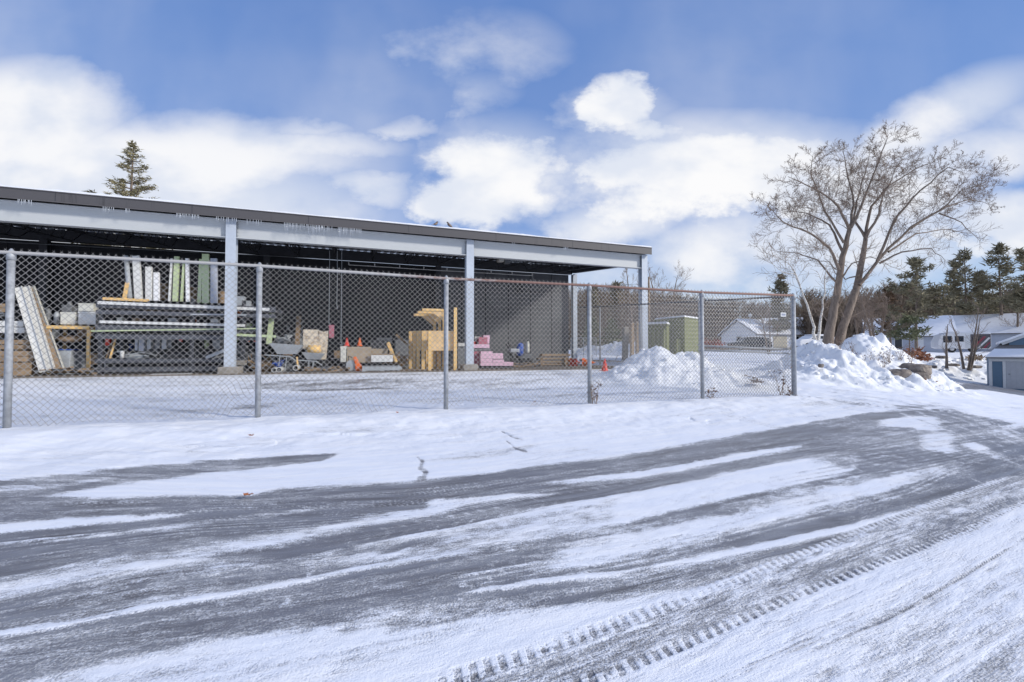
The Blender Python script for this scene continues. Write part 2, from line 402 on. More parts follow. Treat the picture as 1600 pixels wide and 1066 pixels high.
    # fine grooves of one wheel track
    for o, hw in ((-17,1.8),(-9,1.4),(0,1.6),(9,1.5)):
        put(stroke([(600,943+o),(800,905+o*1.1),(1000,871+o),(1251,808+o*.9),(1418,766+o*.7),(1523,718+o*.7),(1560,690+o*.6)], hw, .6, x0=720, x1=1535, warp=2.), .72, .8)
    put(stroke([(713,930),(855,913),(1000,896),(1167,863),(1335,829),(1418,804),(1523,766),(1590,741)], [4,5,6,8,8,8,6,4], .5, x0=730, x1=1585, warp=6), .97)
    put(band([(560,962),(700,948),(850,930),(1000,905)], [(560,985),(700,975),(850,955),(1000,932)], 8, x0=560, x1=1050, fade=60), .5, .6)
    # zone beyond the last ridge: grey
    put(band([(1000,902),(1167,871),(1335,836),(1418,812),(1523,774),(1600,742)], [(1000,921),(1126,905),(1251,868),(1418,820),(1523,782),(1600,747)], 4, x0=980), .25)
    # snow strip between road and the lug track
    # lug track: grey band with toothed edges
    upr = [(688,1068),(805,1032),(918,992),(1000,965),(1126,917),(1251,868),(1390,815),(1600,738)]
    lwr = [(860,1090),(918,1065),(1000,1036),(1075,1006),(1209,947),(1314,905),(1418,864),(1523,822),(1600,785)]
    put(band(upr, lwr, 4, x0=690, warp=3), .50, .95)
    sS = X*cos(radians(24)) + Y*sin(radians(24))
    hwl = np.interp(px, [700,1000,1250,1450,1600], [15,12,8,6,4.5])
    for cvx, ph in ((upr, 0.), (lwr, .5)):
        y0 = cv(cvx); e = (py-y0)/hwl
        teeth = sstep(-.25, .25, np.sin((sS/.070+ph+(fbm(X*2,Y*2,2,77)-.5)*.9)*2*pi + e*.9))
        m = (1-sstep(.7, 1.15, np.abs(e)))*sstep(660, 720, px)
        put(m*sstep(.30,.42, isof+.12), np.where(teeth > .4, .34, .88), .3+.6*sstep(.3,.55,fbm(s*1.1,vv*4,3,93)))
    # dark knobbly tread left of centre
    trd = [(440,868),(500,853),(600,833),(751,806),(877,779),(1000,760),(1100,744)]
    put(stroke(trd, [9,10,10,10,8,6,5], .4, x0=430, x1=1120, warp=3), .08)
    e = (py-cv(trd))/8.
    tt = np.sin((s/.13 + np.abs(e)*.5)*2*pi)
    put((1-sstep(.9,1.5,np.abs(e)))*sstep(.3,.8,tt)*sstep(430,520,px)*(1-sstep(950,1100,px))*sstep(.3,.6,np.abs(e)), .5, .4)
    # lower right: mottled grey, thin line, last ridge
    put(band([(1000,1075),(1200,1000),(1400,925),(1600,850)], [(1400,1100),(1473,1060),(1600,985)], 30, x0=1150, fade=130), .74, .8)
    put(stroke([(1250,1030),(1402,963),(1500,905),(1600,843)], 2., .6, x0=1280, warp=3), .35)
    put(stroke([(1473,1066),(1540,1022),(1600,982)], 6, .6, x0=1400), .97)
    put(band([(1520,1066),(1560,1035),(1600,1005)], [(1600,1100),(1700,1040)], 10, x0=1440), .5, .7)
    # far turning area right
    put(band([(1300,663),(1360,648),(1460,650),(1540,668),(1600,690)], [(1300,730),(1400,735),(1500,735),(1600,745)], 8, x0=1290, fade=40), .22, .75)
    put(band([(1370,655),(1440,650),(1530,668)], [(1370,664),(1440,672),(1500,672),(1530,670)], 3, x0=1378, x1=1470, fade=14), .93)
    put(band([(1400,680),(1500,676),(1600,700)], [(1440,704),(1480,708),(1600,712)], 5, x0=1440, x1=1490, fade=12), .8)
    put(stroke([(1500,690),(1545,706),(1560,712)], 6, .6, x0=1500, x1=1560), .85)
    put(stroke([(1400,637),(1465,632),(1500,640)], 2.5, .6, x0=1400, x1=1480), .45)
    put(stroke([(1480,640),(1530,655),(1600,690)], 3.0, .6, x0=1470, x1=1600), .45)
    for o in (0, 7, 15, 26, 40):
        put(stroke([(1260,600+o*.5),(1400,615+o*.7),(1500,640+o),(1600,680+o*1.3)], 1.3, .7, x0=1270, x1=1600, fade=30), .6, .55)
    # dark road falling away at the right edge
    rd = band([(1450,587),(1500,589),(1540,592),(1600,602)], [(1445,600),(1480,606),(1540,611),(1600,618)], 2., x0=1450, fade=6, warp=3)
    rd = rd*(Y > 14)*(Y < 47)*(X > 8)
    put(rd, .05)
    put(stroke([(1480,600),(1540,599),(1600,606)], 1.6, .6, x0=1478, x1=1590)*(Y > 14), .6, .7)
    # yard inside the fence: thin packed snow with dark streaks
    yard = sstep(8.3, 9.2, d + (iso-.5)*1.0)*(1-sstep(14.9, 15.5, d))*(1-sstep(6.5, 8.5, s+(iso-.5)*2))
    put(yard, .80 + (fbm(s*.3, d*2.2, 4, 41)-.5)*.6)
    put(yard*stroke([(300,606),(430,604),(520,600),(640,596)], [2,5,6,4], .8, x0=380, x1=640, fade=30), .3, .7)
    put(yard*stroke([(430,612),(520,609),(650,606)], 1.5, .6, x0=460, x1=620), .1)
    put(yard*stroke([(370,636),(410,632),(450,626),(560,622)], [5,6,3,3], .7, x0=370, x1=560), .35, .6)
    put(yard*stroke([(640,604),(800,598),(900,592)], 4., .8, x0=640, x1=880), .5, .6)
    put(yard*band([(430,644),(600,628),(700,632),(900,625)], [(430,656),(600,650),(700,650),(900,640)], 3, x0=440, x1=900), 1.)
    put(yard*stroke([(0,612),(300,606),(640,622),(900,612)], 2.5, .7), .98, .8); put(yard*stroke([(0,640),(300,632),(420,628)], 3, .7), .98, .7)
    # wet edge at the shed floor
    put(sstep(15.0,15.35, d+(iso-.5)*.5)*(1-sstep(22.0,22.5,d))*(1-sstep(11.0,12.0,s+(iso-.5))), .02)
    # cracks in the verge
    put(stroke([(650,718),(664,730),(655,742),(668,752)], 0, .5), 0., 0.)
    for pts in ([(651,714,1.5),(660,722,2.5),(657,733,3),(665,738,3),(662,746,4),(655,750,2)], [(792,690,1),(806,702,1.5),(822,706,1)], [(784,676,.8),(800,684,1),(815,688,.8)]):
        for (x0_,y0_,w0),(x1_,y1_,w1) in zip(pts[:-1], pts[1:]):
            tt = np.clip(((px-x0_)*(x1_-x0_)+(py-y0_)*(y1_-y0_))/((x1_-x0_)**2+(y1_-y0_)**2), 0, 1)
            dist = np.hypot(px-x0_-tt*(x1_-x0_), py-y0_-tt*(y1_-y0_))
            put(1-sstep(.5, 1.6, dist/(w0*(.6+isof))), .4, .8)
    # ribs left by many passing tyres, and lug prints
    nearm = (d < 7.2)*sstep(.2, .8, vv+.3)
    g1 = sstep(.52, .60, vnoise(s*.12+3, vv*2.6, 81)); ribs = np.sin(vv*2*pi/.047 + (vnoise(s*.8, vv*3, 82)-.5)*1.2)
    c = c + nearm*g1*ribs*.20*sstep(.35, .6, fbm(s*1.5, vv*5, 3, 83))
    g2 = sstep(.56, .62, vnoise(s*.10+9, vv*2.3+4, 84)); pr = np.sin((s/.045+np.abs(np.sin(vv*2*pi/.19))*1.1)*2*pi)
    c = c + nearm*g2*pr*.17*sstep(.42, .6, fbm(s*2.2, vv*7, 3, 85))
    for (cx_, cy_, r0_, a0_, a1_) in ((5.2,9.6,1.5,0,0),(7.6,8.6,1.2,0,0),(6.3,8.2,2.3,0,0),(9.5,10.5,2.0,0,0)):
        rad = np.hypot(X-cx_, Y-cy_); ar = (np.abs(rad-r0_) < .14)*sstep(.35,.6,fbm(X*.7+cx_,Y*.7,3,90))
        c = c + ar*(.22*np.sin(rad*2*pi/.055)-.10)
    c = np.clip(c, 0, 1)
    base = c.copy()
    # breakup : track-aligned streaks and crumbs where the cover is partial
    mid = np.clip(1-np.abs(base-.5)*2, 0, 1)
    base = base + (base < .5)*(fbm(X*.9, Y*1.3, 4, 61)-.42)*.55*(d < 7)
    c = base + (k2-.5)*(.28+.7*mid) + (k3-.5)*(.22+.55*mid) + (k1-.5)*.28*(base < .9)
    crumbs = sstep(.62, .74, isof)*sstep(.50,.68,iso)*(base < .6)*sstep(4.5,3.,Rr*0+d)
    c = np.maximum(c, crumbs*.6)
    c = np.clip(c, 0, 1)
    # relief
    near = np.exp(-(Rr/9.)**2)
    Z2 = Z + .013*c*near + .005*(k3-.5)*near
    verge = np.exp(-((d-7.45)/.55)**2)*sstep(-9,-6.5,s)*(1-sstep(9.5,11,s))
    Z2 += verge*(.05+.10*fbm(X*1.3, Y*1.3, 4, 9))*(.6+.4*sstep(-2,-6,s))
    vb = sstep(4.6, 6.6, d)*(1-sstep(8.6, 9.5, d))*(base > .9)
    Z2 += vb*((fbm(X*2.2, Y*2.2, 5, 19)-.5)*.07)
    rough = sstep(20, 40, Rr)*(1-sstep(200, 300, Rr))
    Z2 += rough*(fbm(X*.25, Y*.25, 4, 29)-.5)*.5
    nr, na = X.shape
    verts = np.stack([X, Y, Z2], -1).reshape(-1, 3)
    idx = np.arange(nr*na).reshape(nr, na)
    q = np.stack([idx[:-1,:-1], idx[:-1,1:], idx[1:,1:], idx[1:,:-1]], -1).reshape(-1, 4)[:, ::-1]
    wrap = np.stack([idx[:-1,-1], idx[:-1,0], idx[1:,0], idx[1:,-1]], -1)
    nv = len(verts); verts = np.vstack([verts, [[0, 0, float(Z2[0].mean())]]])
    me = bpy.data.meshes.new('ground')
    nq = len(q); capf = np.stack([idx[0,:-1], idx[0,1:], np.full(na-1, nv)], -1)[:, ::-1]
    me.vertices.add(nv+1); me.vertices.foreach_set('co', verts.astype(np.float32).ravel())
    me.loops.add(nq*4+len(capf)*3)
    me.loops.foreach_set('vertex_index', np.concatenate([q.ravel(), capf.ravel()]).astype(np.int32))
    me.polygons.add(nq+len(capf))
    ls = np.concatenate([np.arange(nq)*4, nq*4+np.arange(len(capf))*3]); me.polygons.foreach_set('loop_start', ls.astype(np.int32))
    me.update(calc_edges=True); me.polygons.foreach_set('use_smooth', np.ones(nq+len(capf), bool))
    a2 = me.attributes.new('trk', 'FLOAT_VECTOR', 'POINT'); a2.data.foreach_set('vector', np.vstack([np.stack([s.ravel(), vv.ravel(), Z.ravel()], -1), [[0,4,0]]]).astype(np.float32).ravel())
    a = me.attributes.new('snow', 'FLOAT', 'POINT'); a.data.foreach_set('value', np.append(c.ravel(), .5).astype(np.float32))
    m = bpy.data.materials.new('snow_and_ice'); m.use_nodes = True; nt = m.node_tree; b = nt.nodes['Principled BSDF']
    at = nd(nt, 'ShaderNodeAttribute', attribute_name='snow'); cc = at.outputs['Fac']
    t = nt.nodes.new('ShaderNodeTexCoord'); ob = t.outputs['Object']
    rot = nd(nt, 'ShaderNodeAttribute', attribute_name='trk').outputs['Vector']; st = vmap(nt, rot, scale=(16, 55, 20)); st2 = vmap(nt, rot, scale=(1.2, 9, 5))
    fs = noise(nt, st, 1, 4, .6); fg = noise(nt, ob, 90, 3, .6); fl = noise(nt, st2, 1, 4, .55); fb = noise(nt, ob, 1.1, 4, .55)
    fl2 = noise(nt, vmap(nt, rot, scale=(.7, 34, 5)), 1, 3, .6)
    midm = mth(nt, 'SUBTRACT', 1., mth(nt, 'ABSOLUTE', mth(nt, 'MULTIPLY', mth(nt, 'SUBTRACT', cc, .5), 1.7)), clamp=True)
    br = mth(nt, 'ADD', mth(nt, 'MULTIPLY', mth(nt, 'SUBTRACT', fs, .5), .9), mth(nt, 'MULTIPLY', mth(nt, 'SUBTRACT', fg, .5), 1.2))
    c2 = mth(nt, 'ADD', mth(nt, 'ADD', cc, mth(nt, 'MULTIPLY', mth(nt, 'SUBTRACT', fl2, .5), .42)), mth(nt, 'MULTIPLY', br, mth(nt, 'ADD', mth(nt, 'MULTIPLY', midm, .9), .38)))
    fsp = noise(nt, ob, 42, 5, .75); c2 = mth(nt, 'ADD', c2, mrange(nt, fsp, .60, .72, 0, .5))
    f = mrange(nt, c2, .06, .92)
    ice = mixc(nt, mrange(nt, fl, .3, .7), (.13,.125,.13), (.27,.28,.31))
    ice = mixc(nt, mrange(nt, fb, .4, .65, 0, .6), ice, (.20,.205,.235))
    snow = mixc(nt, mrange(nt, fl, .35, .7), (.79,.82,.89), (.87,.88,.91))
    nt.links.new(mixc(nt, f, ice, snow), b.inputs['Base Color'])
    nt.links.new(mrange(nt, f, 0, 1, .33, .75), b.inputs['Roughness'])
    bn = nt.nodes.new('ShaderNodeBump'); bn.inputs['Strength'].default_value = .8; bn.inputs['Distance'].default_value = .009
    hgt = mth(nt, 'ADD', mth(nt, 'MULTIPLY', f, 1.), mth(nt, 'ADD', mth(nt, 'MULTIPLY', fs, .5), mth(nt, 'MULTIPLY', fg, .5)))
    nt.links.new(hgt, bn.inputs['Height']); nt.links.new(bn.outputs[0], b.inputs['Normal'])
    me.materials.append(m); o = bpy.data.objects.new('ground', me); col.objects.link(o); tag(o, kind='structure')
build_ground()

# ------------------------------------------------------------------ storage shed
bld = thing('storage_shed', 'long open-fronted steel storage shed with brown fascia and pale grey beam', 'storage building', (P0.x, P0.y, 0), TH)
TL, TR = -2*BAY, 2*BAY; QD = 6.15
ZB0, ZB1, ZF1 = 4.88, 5.43, 5.69; SL = .1
for i in range(-2, 2):
    t0 = i*BAY + .13; t1 = (i+1)*BAY - .13
    m = MB()
    m.box(t0, t1, -.008, .008, ZB0+.02, ZB1-.02)                         # web
    m.box(t0, t1, -.11, .11, ZB0, ZB0+.02); m.box(t0, t1, -.11, .11, ZB1-.02, ZB1)
    m.build('front_beam', M_beam, bld)
def hcol(name, t, q, z0, z1, mt, w=.27, d=.25):
    m = MB(); m.box(t-w/2, t+w/2, q-d/2, q-d/2+.02, z0, z1); m.box(t-w/2, t+w/2, q+d/2-.02, q+d/2, z0, z1)
    m.box(t-.01, t+.01, q-d/2+.02, q+d/2-.02, z0, z1)
    return m.build(name, mt, bld)
for i in range(-2, 3):
    t = i*BAY
    hcol('column', t, 0, FLOOR+.2, ZB1+.005, M_col)
    p = MB().box(t-.27, t+.27, -.25, .27, FLOOR-.4, FLOOR+.2).build('footing', M_conc, bld, bevel=.03)
    for sx in (-1, 1):
        for k in range(4): MB().lathe([(.014,0),(.014,.02)], (t+sx*.165, -.03, ZB0+.1+k*.11), 6, 'y').build('bolt', M_greym, bld)
m = MB(); m.box(TL-.3, TR+.22, -.30, -.27, 5.43, ZF1); m.build('fascia', M_fascia, bld)
m = MB(); m.box(TL-.3, TR+.22, -.32, -.26, ZF1, ZF1+.02); m.box(TL-.3, TR+.22, -.315, -.305, 5.425, 5.445); m.build('drip_edge', mat('dark_flashing', (.12,.11,.11), .4, .2, 5), bld)
for k in range(9):
    t = TL + 1.5 + k*3.05
    if t < TR: MB().box(t, t+.012, -.304, -.299, 5.446, ZF1-.004).build('fascia_joint', M_dark, bld)
# snow on roof edge
n = 260; m = MB(); rr = random.Random(3); prev = None
for k in range(n+1):
    t = TL-.3 + (TR+.5-TL)*k/n; h = .035+.03*float(vnoise(np.array(t*1.3), np.array(0.), 3))+.012*rr.random()
    row = [(t, -.33, ZF1+.02), (t, -.335, ZF1+.02+h*.6), (t, -.28, ZF1+.02+h), (t, .6, ZF1+.11+h)]
    if prev:
        for j in range(3): m.quad(prev[j], row[j], row[j+1], prev[j+1])
    prev = row
m.build('roof_snow', M_snow, bld, smooth=True)
# deck (ribbed sheet)
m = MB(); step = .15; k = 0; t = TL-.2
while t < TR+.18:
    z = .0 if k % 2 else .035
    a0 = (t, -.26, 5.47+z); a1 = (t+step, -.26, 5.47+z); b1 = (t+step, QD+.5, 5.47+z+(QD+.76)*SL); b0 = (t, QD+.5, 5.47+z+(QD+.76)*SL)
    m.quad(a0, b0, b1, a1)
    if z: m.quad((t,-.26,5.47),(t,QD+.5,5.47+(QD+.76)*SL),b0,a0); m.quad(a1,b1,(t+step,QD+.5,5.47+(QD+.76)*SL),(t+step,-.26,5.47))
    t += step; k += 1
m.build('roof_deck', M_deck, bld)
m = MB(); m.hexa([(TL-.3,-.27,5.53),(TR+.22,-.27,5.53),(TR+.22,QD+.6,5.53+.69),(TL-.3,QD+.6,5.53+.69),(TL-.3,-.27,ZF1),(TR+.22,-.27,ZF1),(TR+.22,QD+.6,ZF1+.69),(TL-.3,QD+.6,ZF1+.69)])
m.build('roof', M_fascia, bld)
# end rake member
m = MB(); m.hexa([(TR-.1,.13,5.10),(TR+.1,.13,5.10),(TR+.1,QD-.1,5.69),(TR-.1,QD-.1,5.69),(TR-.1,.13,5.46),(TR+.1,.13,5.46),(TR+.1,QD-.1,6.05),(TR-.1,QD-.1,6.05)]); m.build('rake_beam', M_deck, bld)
# joists
for k in range(19):
    t = TL + 1.0 + k*1.49
    if t > TR-.6: break
    m = MB(); zt0 = 5.42; 
    def zt(q): return zt0 + q*SL
    m.beam((t,0,zt(0)),(t,QD,zt(QD)),.05,.05)
    m.beam((t,.85,zt(.85)-.42),(t,QD-.85,zt(QD-.85)-.42),.05,.04)
    m.beam((t,.1,zt(.1)),(t,.85,zt(.85)-.42),.025,.025); m.beam((t,QD-.1,zt(QD)),(t,QD-.85,zt(QD-.85)-.42),.025,.025)
    q = .85; up = True
    while q < QD-1.2:
        q2 = q+.32
        m.beam((t,q,zt(q)-(.42 if up else 0)),(t,q2,zt(q2)-(0 if up else .42)),.018,.018); q = q2; up = not up
    m.build('roof_joist', M_dark, bld)
# back beam, back columns, back wall, added left end wall
m = MB(); m.box(TL, TR-.1, QD-.12, QD+.12, 5.63, 6.05); m.build('back_beam', M_dark, bld)
for i in range(-2, 3):
    hcol('back_column', i*BAY, QD-.14, FLOOR, 5.62, M_dark if i < 2 else M_col, .24, .24)
m = MB(); m.box(BAY+.0, TR-.2, QD+.13, QD+.2, FLOOR-.3, 5.62); m.build('lit_wall_bay', M_wall_lit, bld)  # bay by the open end, its brightness put into the wall colour
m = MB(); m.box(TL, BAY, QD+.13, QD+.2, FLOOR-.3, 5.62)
m.box(TL-.07, TL, -.1, QD+.2, FLOOR-.3, 5.4); m.build('wall', M_wall_shaded, bld)  # unseen left end wall, added to keep the bays dark
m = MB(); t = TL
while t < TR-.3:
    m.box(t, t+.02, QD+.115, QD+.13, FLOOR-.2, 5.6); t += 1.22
m.build('wall_batten', M_wall_shaded, bld)
m = MB(); m.box(TL, TR-.15, -.35, QD+.2, FLOOR-.5, FLOOR); m.build('floor_slab', M_slab, bld)
# conduit under the roof, chains, hanging heater, wall brackets
def bpos(px, py, q): t, q, z = on_q(px, py, q); return Vector((t, q, z))
m = MB(); a = bpos(545,414,5.7); b = bpos(832,431,5.7); m.tube([a, bpos(690,423,5.7), b, b+Vector((.05,0,-.35))], .022, 6)
for k in range(9):
    p = a.lerp(b, k/8.); m.box(p.x-.02, p.x+.02, p.y-.02, p.y+.05, p.z, p.z+.12)
m.build('conduit', M_white, bld)
m = MB(); m.tube([bpos(0,378,5.7), bpos(260,392,5.7), bpos(520,405,5.7)], .018, 5); m.build('conduit', M_greyd, bld)

def bthing(name, label, cat, t, q, z=FLOOR, group=None, rz=0.):
    p = BF(t, q, z); return thing(name, label, cat, p, TH+rz, group)
def chain(px, py0, py1, q, label):
    a = bpos(px, py0, q); b = bpos(px, py1, q); th = bthing('hanging_chain', label, 'chain', a.x, q, b.z, 'chains hanging from the roof joists')
    m = MB(); m.tube([(0,0,0),(0.01,0,(a.z-b.z)*.5),(0,0,a.z-b.z)], .012, 5); m.build('links', M_greym, th)
    m = MB(); m.tube([(0,0,0),(.04,0,-.04),(.03,0,-.1),(-.03,0,-.09)], .015, 5); m.build('hook', M_greym, th)
chain(515, 392, 505, 3.0, 'grey chain hanging above the concrete-splashed board, left of the other chains')
chain(527, 392, 478, 3.0, 'short grey chain hanging with a hook at head height, between two longer ones')
chain(534, 392, 535, 3.2, 'long grey chain reaching down to the red cone on the plywood boxes')
# heater
p = bpos(787, 400, 3.0)
th = bthing('hanging_heater', 'small cream and black unit heater hanging under the roof near the second front column', 'heater', p.x, 3.0, p.z-.28)
MB().box(-.28,-.02,-.15,.15,0,.22).build('housing', M_cream, th, bevel=.02)
MB().box(.02,.26,-.13,.13,-.06,.24).build('fan_box', M_greyd, th, bevel=.02)
m = MB()
for x in (-.2,.15): m.tube([(x,0,.2),(x,0,.75)], .012, 5)
m.build('hanger', M_greym, th)
m = MB(); m.tube([(.26,0,.1),(.7,.05,.12),(1.3,.05,.08),(1.32,.1,.0)], .02, 6); m.build('pipe', M_greym, th)
p = bpos(815, 455, 5.8); th = bthing('wall_tap', 'dark valve box with a long thin rod on the back wall', 'valve', p.x, 5.95, p.z)
MB().box(-.12,.12,-.04,.08,-.05,.45).build('valve_body', M_dark, th, bevel=.02)
m = MB(); m.tube([(.1,-.05,-.02),(.9,-.05,0),(2.1,-.05,.12)], .014, 5); m.build('rod', M_dark, th)

# icicles
rr = random.Random(12)
cl_names = ['over the far left shelf','above the left side of the first bay','in the trio right of those','in the long row left of the first front column','just left of the first front column','just right of the first front column','in the longest dense row right of the first front column','in the dense row left of the joint in the fascia','filling the gap between the two dense rows','in the pair near the ceiling heater','at the right end near the shed corner']
clusters = [(26,50,8),(160,178,6),(195,202,3),(275,312,16),(335,372,9),(385,410,6),(443,506,26),(528,565,20),(493,520,7),(800,806,2),(880,888,5)]
for ci, (a_, b_, nn) in enumerate(clusters):
    for k in range(nn):
        px = a_+(b_-a_)*(k+.5+rr.uniform(-.3,.3))/nn
        t = bpos(px, 340, -.31).x; ln = rr.uniform(.06,.2)*(1.7 if 440 < px < 570 else 1)
        m = MB(); m.tube([(0,0,0),(rr.uniform(-.004,.004),0,-ln*.5),(0,0,-ln)], [.007,.0045,.001], 5)
        o = m.build('icicle', M_ice, None, True); o.location = BF(t, -.308, 5.426); o.rotation_euler = (0,0,TH)
        tag(o, 'icicle under the shed fascia, '+cl_names[ci], 'icicle', 'icicles on the shed fascia, '+cl_names[ci])

# ------------------------------------------------------------------ chain link fences
def gpt(px, Y): return Vector(((px-800)/F*Y, Y, 0))
fp = [(8,6.14),(404,7.00),(697,7.94),(921,8.99),(1097,10.05),(1240,10.74)]
FA = gpt(12, 6.14); FE = gpt(1240, 10.74); FD = (FE-FA).normalized(); FLEN = (FE-FA).length
fence = thing('chain_link_fence', 'chain link fence with rusty top rail along the near side of the yard', 'fence', (FA.x, FA.y, 0), math.atan2(FD.y, FD.x))
def f_at(px):     # distance along the fence for a pixel column
    a = (px-800)/F; return (a*FA.y-FA.x)/(FD.x-a*FD.y)
HF = 2.42
def top_z(t): return gzl(t)+HF
def gzl(t):
    p = FA + FD*t; return gz(p.x, p.y)
posts = [f_at(x) for x in (14,404,697,921,1097,1240)]
posts = [posts[0]-3.1] + posts
tops = [2.88]*7
for px_, py_, i in ((20,392,1),(404,413,2),(697,433,3),(922,444,4),(1097,455,5),(1240,460,6)):
    p = FA + FD*posts[i]; tops[i] = at_depth(px_, py_, p.y).z - .03
tops[0] = tops[1]
def zt_(t): return float(np.interp(t, posts, tops))
for i, t in enumerate(posts):
    r = .042 if i not in (6,) else .055
    z0 = gzl(t)-.1
    m = MB(); m.lathe([(r,z0),(r,tops[i]-.02)], (t,0,0), 12); m.build('post', M_galv, fence, True)
    m = MB(); m.lathe([(r+.008,tops[i]-.10),(r+.008,tops[i]-.03),(r*.7,tops[i]+.03),(.01,tops[i]+.06)], (t,0,0), 12); m.build('post_cap', M_galv, fence, True)
M_railmat = mat('patchy_rusty_rail', (.42,.41,.40), .7, .3, 1.3, thr=(0,1)); _n = M_railmat.node_tree; _b = _n.nodes['Principled BSDF']
_t = _n.nodes.new('ShaderNodeTexCoord'); _s = _n.nodes.new('ShaderNodeSeparateXYZ'); _n.links.new(_t.outputs['Object'], _s.inputs[0])
_g = mrange(_n, _s.outputs[0], 2.5, 11.5, -.16, .30, False); _f = mth(_n, 'ADD', noise(_n, vmap(_n, _t.outputs['Object'], scale=(1,2,2)), 1.7, 6, .7), _g)
_n.links.new(mixc(_n, mrange(_n, _f, .46, .60), (.44,.43,.42), mixc(_n, noise(_n, _t.outputs['Object'], 22, 3), (.15,.08,.065), (.31,.19,.155))), _b.inputs['Base Color'])
m = MB(); m.tube([(t,-.02,z) for t, z in zip(posts, tops)], .024, 8); m.build('top_rail', M_railmat, fence, True)
m = MB()
for i in (5,):
    a, b = posts[5], posts[6]
    z1 = at_depth(1105,540,(FA+FD*a).y).z; z2 = at_depth(1240,546,(FA+FD*b).y).z
    m.tube([(a,.12,z1),(b,.12,z2)], .022, 8); m.tube([(a,.12,z1-.1),(b,.12,z2-.1)], .022, 8)
m.build('brace_rail', M_galv, fence, True)
def mesh_fence(m, t0, t1, pitch, ztop, zbot, off, r=.0034):
    nw = int(round((t1-t0)/pitch)); pw = (t1-t0)/nw
    for i in range(nw):
        xc = t0+(i+.5)*pw; k = 0; pts = []
        z = ztop(xc)+.045; zb = zbot(xc)
        n = int((z-zb)/(pw*1.0))
        side0 = i % 2
        for j in range(n+1):
            x = xc + (pw*.5)*(1 if ((j+side0) % 2) else -1)
            zz = z - pw*j
            dx, dz, dy = off(x, zz); pts.append((x+dx, .03*(0)+dy + (.004 if j % 2 else -.004), zz+dz))
        s_ = len(m.v)
        for (x,y,z_) in pts:
            m.v += [(x-r,y-r,z_),(x+r,y-r,z_),(x,y+r,z_)]
        for j in range(len(pts)-1):
            a = s_+j*3
            for q in range(3): m.f.append((a+q, a+(q+1)%3, a+3+(q+1)%3, a+3+q))
        if side0: continue
        x,y,z_ = pts[0]; m.tri((x+.012,y,z_+.03),(x+.002,y,z_),(x+.006,y,z_)); m.tri((x-.02,y,z_+.028),(x-.004,y,z_),(x,y,z_))
rn = random.Random(5)
dents = [(f_at(70),.50,.3,.25,.05),(f_at(375),.9,.35,.5,.09),(f_at(425),.7,.25,.3,-.06),(f_at(575),.62,.6,.25,.08),(f_at(765),.7,.6,.3,.1),(f_at(640),.5,.4,.2,.07)]
def foff(x, z):
    dx = dy = dz = 0
    for t, zc, rx, rz, a in dents:
        g = math.exp(-((x-t)/rx)**2-((z-zc)/rz)**2); dy += -a*g*1.2; dx += a*.7*g*math.sin((z-zc)*9); dz += a*.5*g*math.cos(x*7)
    dy += .02*math.sin(x*1.9+z)
    return dx, dz, dy
lift = [(posts[2],0),(f_at(430),.0),(f_at(560),.0),(f_at(620),.10),(f_at(660),.13),(posts[3]-.05,.10),(posts[3]+.15,.02),(f_at(725),.10),(f_at(760),.12),(f_at(790),.02),(posts[4],0)]
def zb_(x): return gzl(x)+.02+float(np.interp(x, [a for a,_ in lift], [b for _,b in lift]))
m = MB()
for i in range(6): mesh_fence(m, posts[i]+.02, posts[i+1]-.02, .0445, zt_, zb_, foff, .0042)
m.build('wire_mesh', M_wire, fence)
# return fence from the corner post towards the back
RA = FE.copy(); RB = gpt(902, 22.6)
RD = (RB-RA).normalized(); RL = (RB-RA).length
rf = thing('chain_link_fence', 'chain link fence running back from the corner post past the green cabinet', 'fence', (RA.x, RA.y, 0), math.atan2(RD.y, RD.x))
def rz_top(t):
    return float(np.interp(t, [0, RL], [at_depth(1236,463,RA.y).z, at_depth(902,481,RB.y).z]))
rp = [3.3*(k+1) for k in range(int(RL/3.3))]
for t in rp:
    p = RA+RD*t; m = MB(); m.lathe([(.035,gz(p.x,p.y)-.1),(.035,rz_top(t))], (t,0,0), 8); m.build('post', M_galv, rf, True)
m = MB(); m.tube([(0,0,rz_top(0)),(RL,0,rz_top(RL))], .024, 8); m.build('top_rail', mat('dark_rail',(.10,.10,.11),.6,.2,4), rf, True)
m = MB()
def rgz(x): p = RA+RD*x; return gz(p.x,p.y)+.02
mesh_fence(m, .02, RL, .0425, rz_top, rgz, lambda x, z: (0,0,0), .0026); m.build('wire_mesh', M_wire, rf)
# small plate wired to the fence
t = f_at(1223); p = FA+FD*t; zc = at_depth(1223,492,p.y).z
sg = thing('fence_sign', 'small white plate with blue marks wired to the fence beside the corner post', 'sign', (p.x-.0, p.y-.03, zc), math.atan2(FD.y, FD.x))
MB().box(-.085,.085,-.012,-.004,-.05,.05).build('plate', M_white, sg, bevel=.003)
m = MB()
for cx in (-.04,.0,.04):
    m.tube([(cx+.014*cos(a*pi/5), -.0145, .02*sin(a*pi/5)) for a in range(11)], .0035, 4)
m.build('lettering', M_blue, sg)
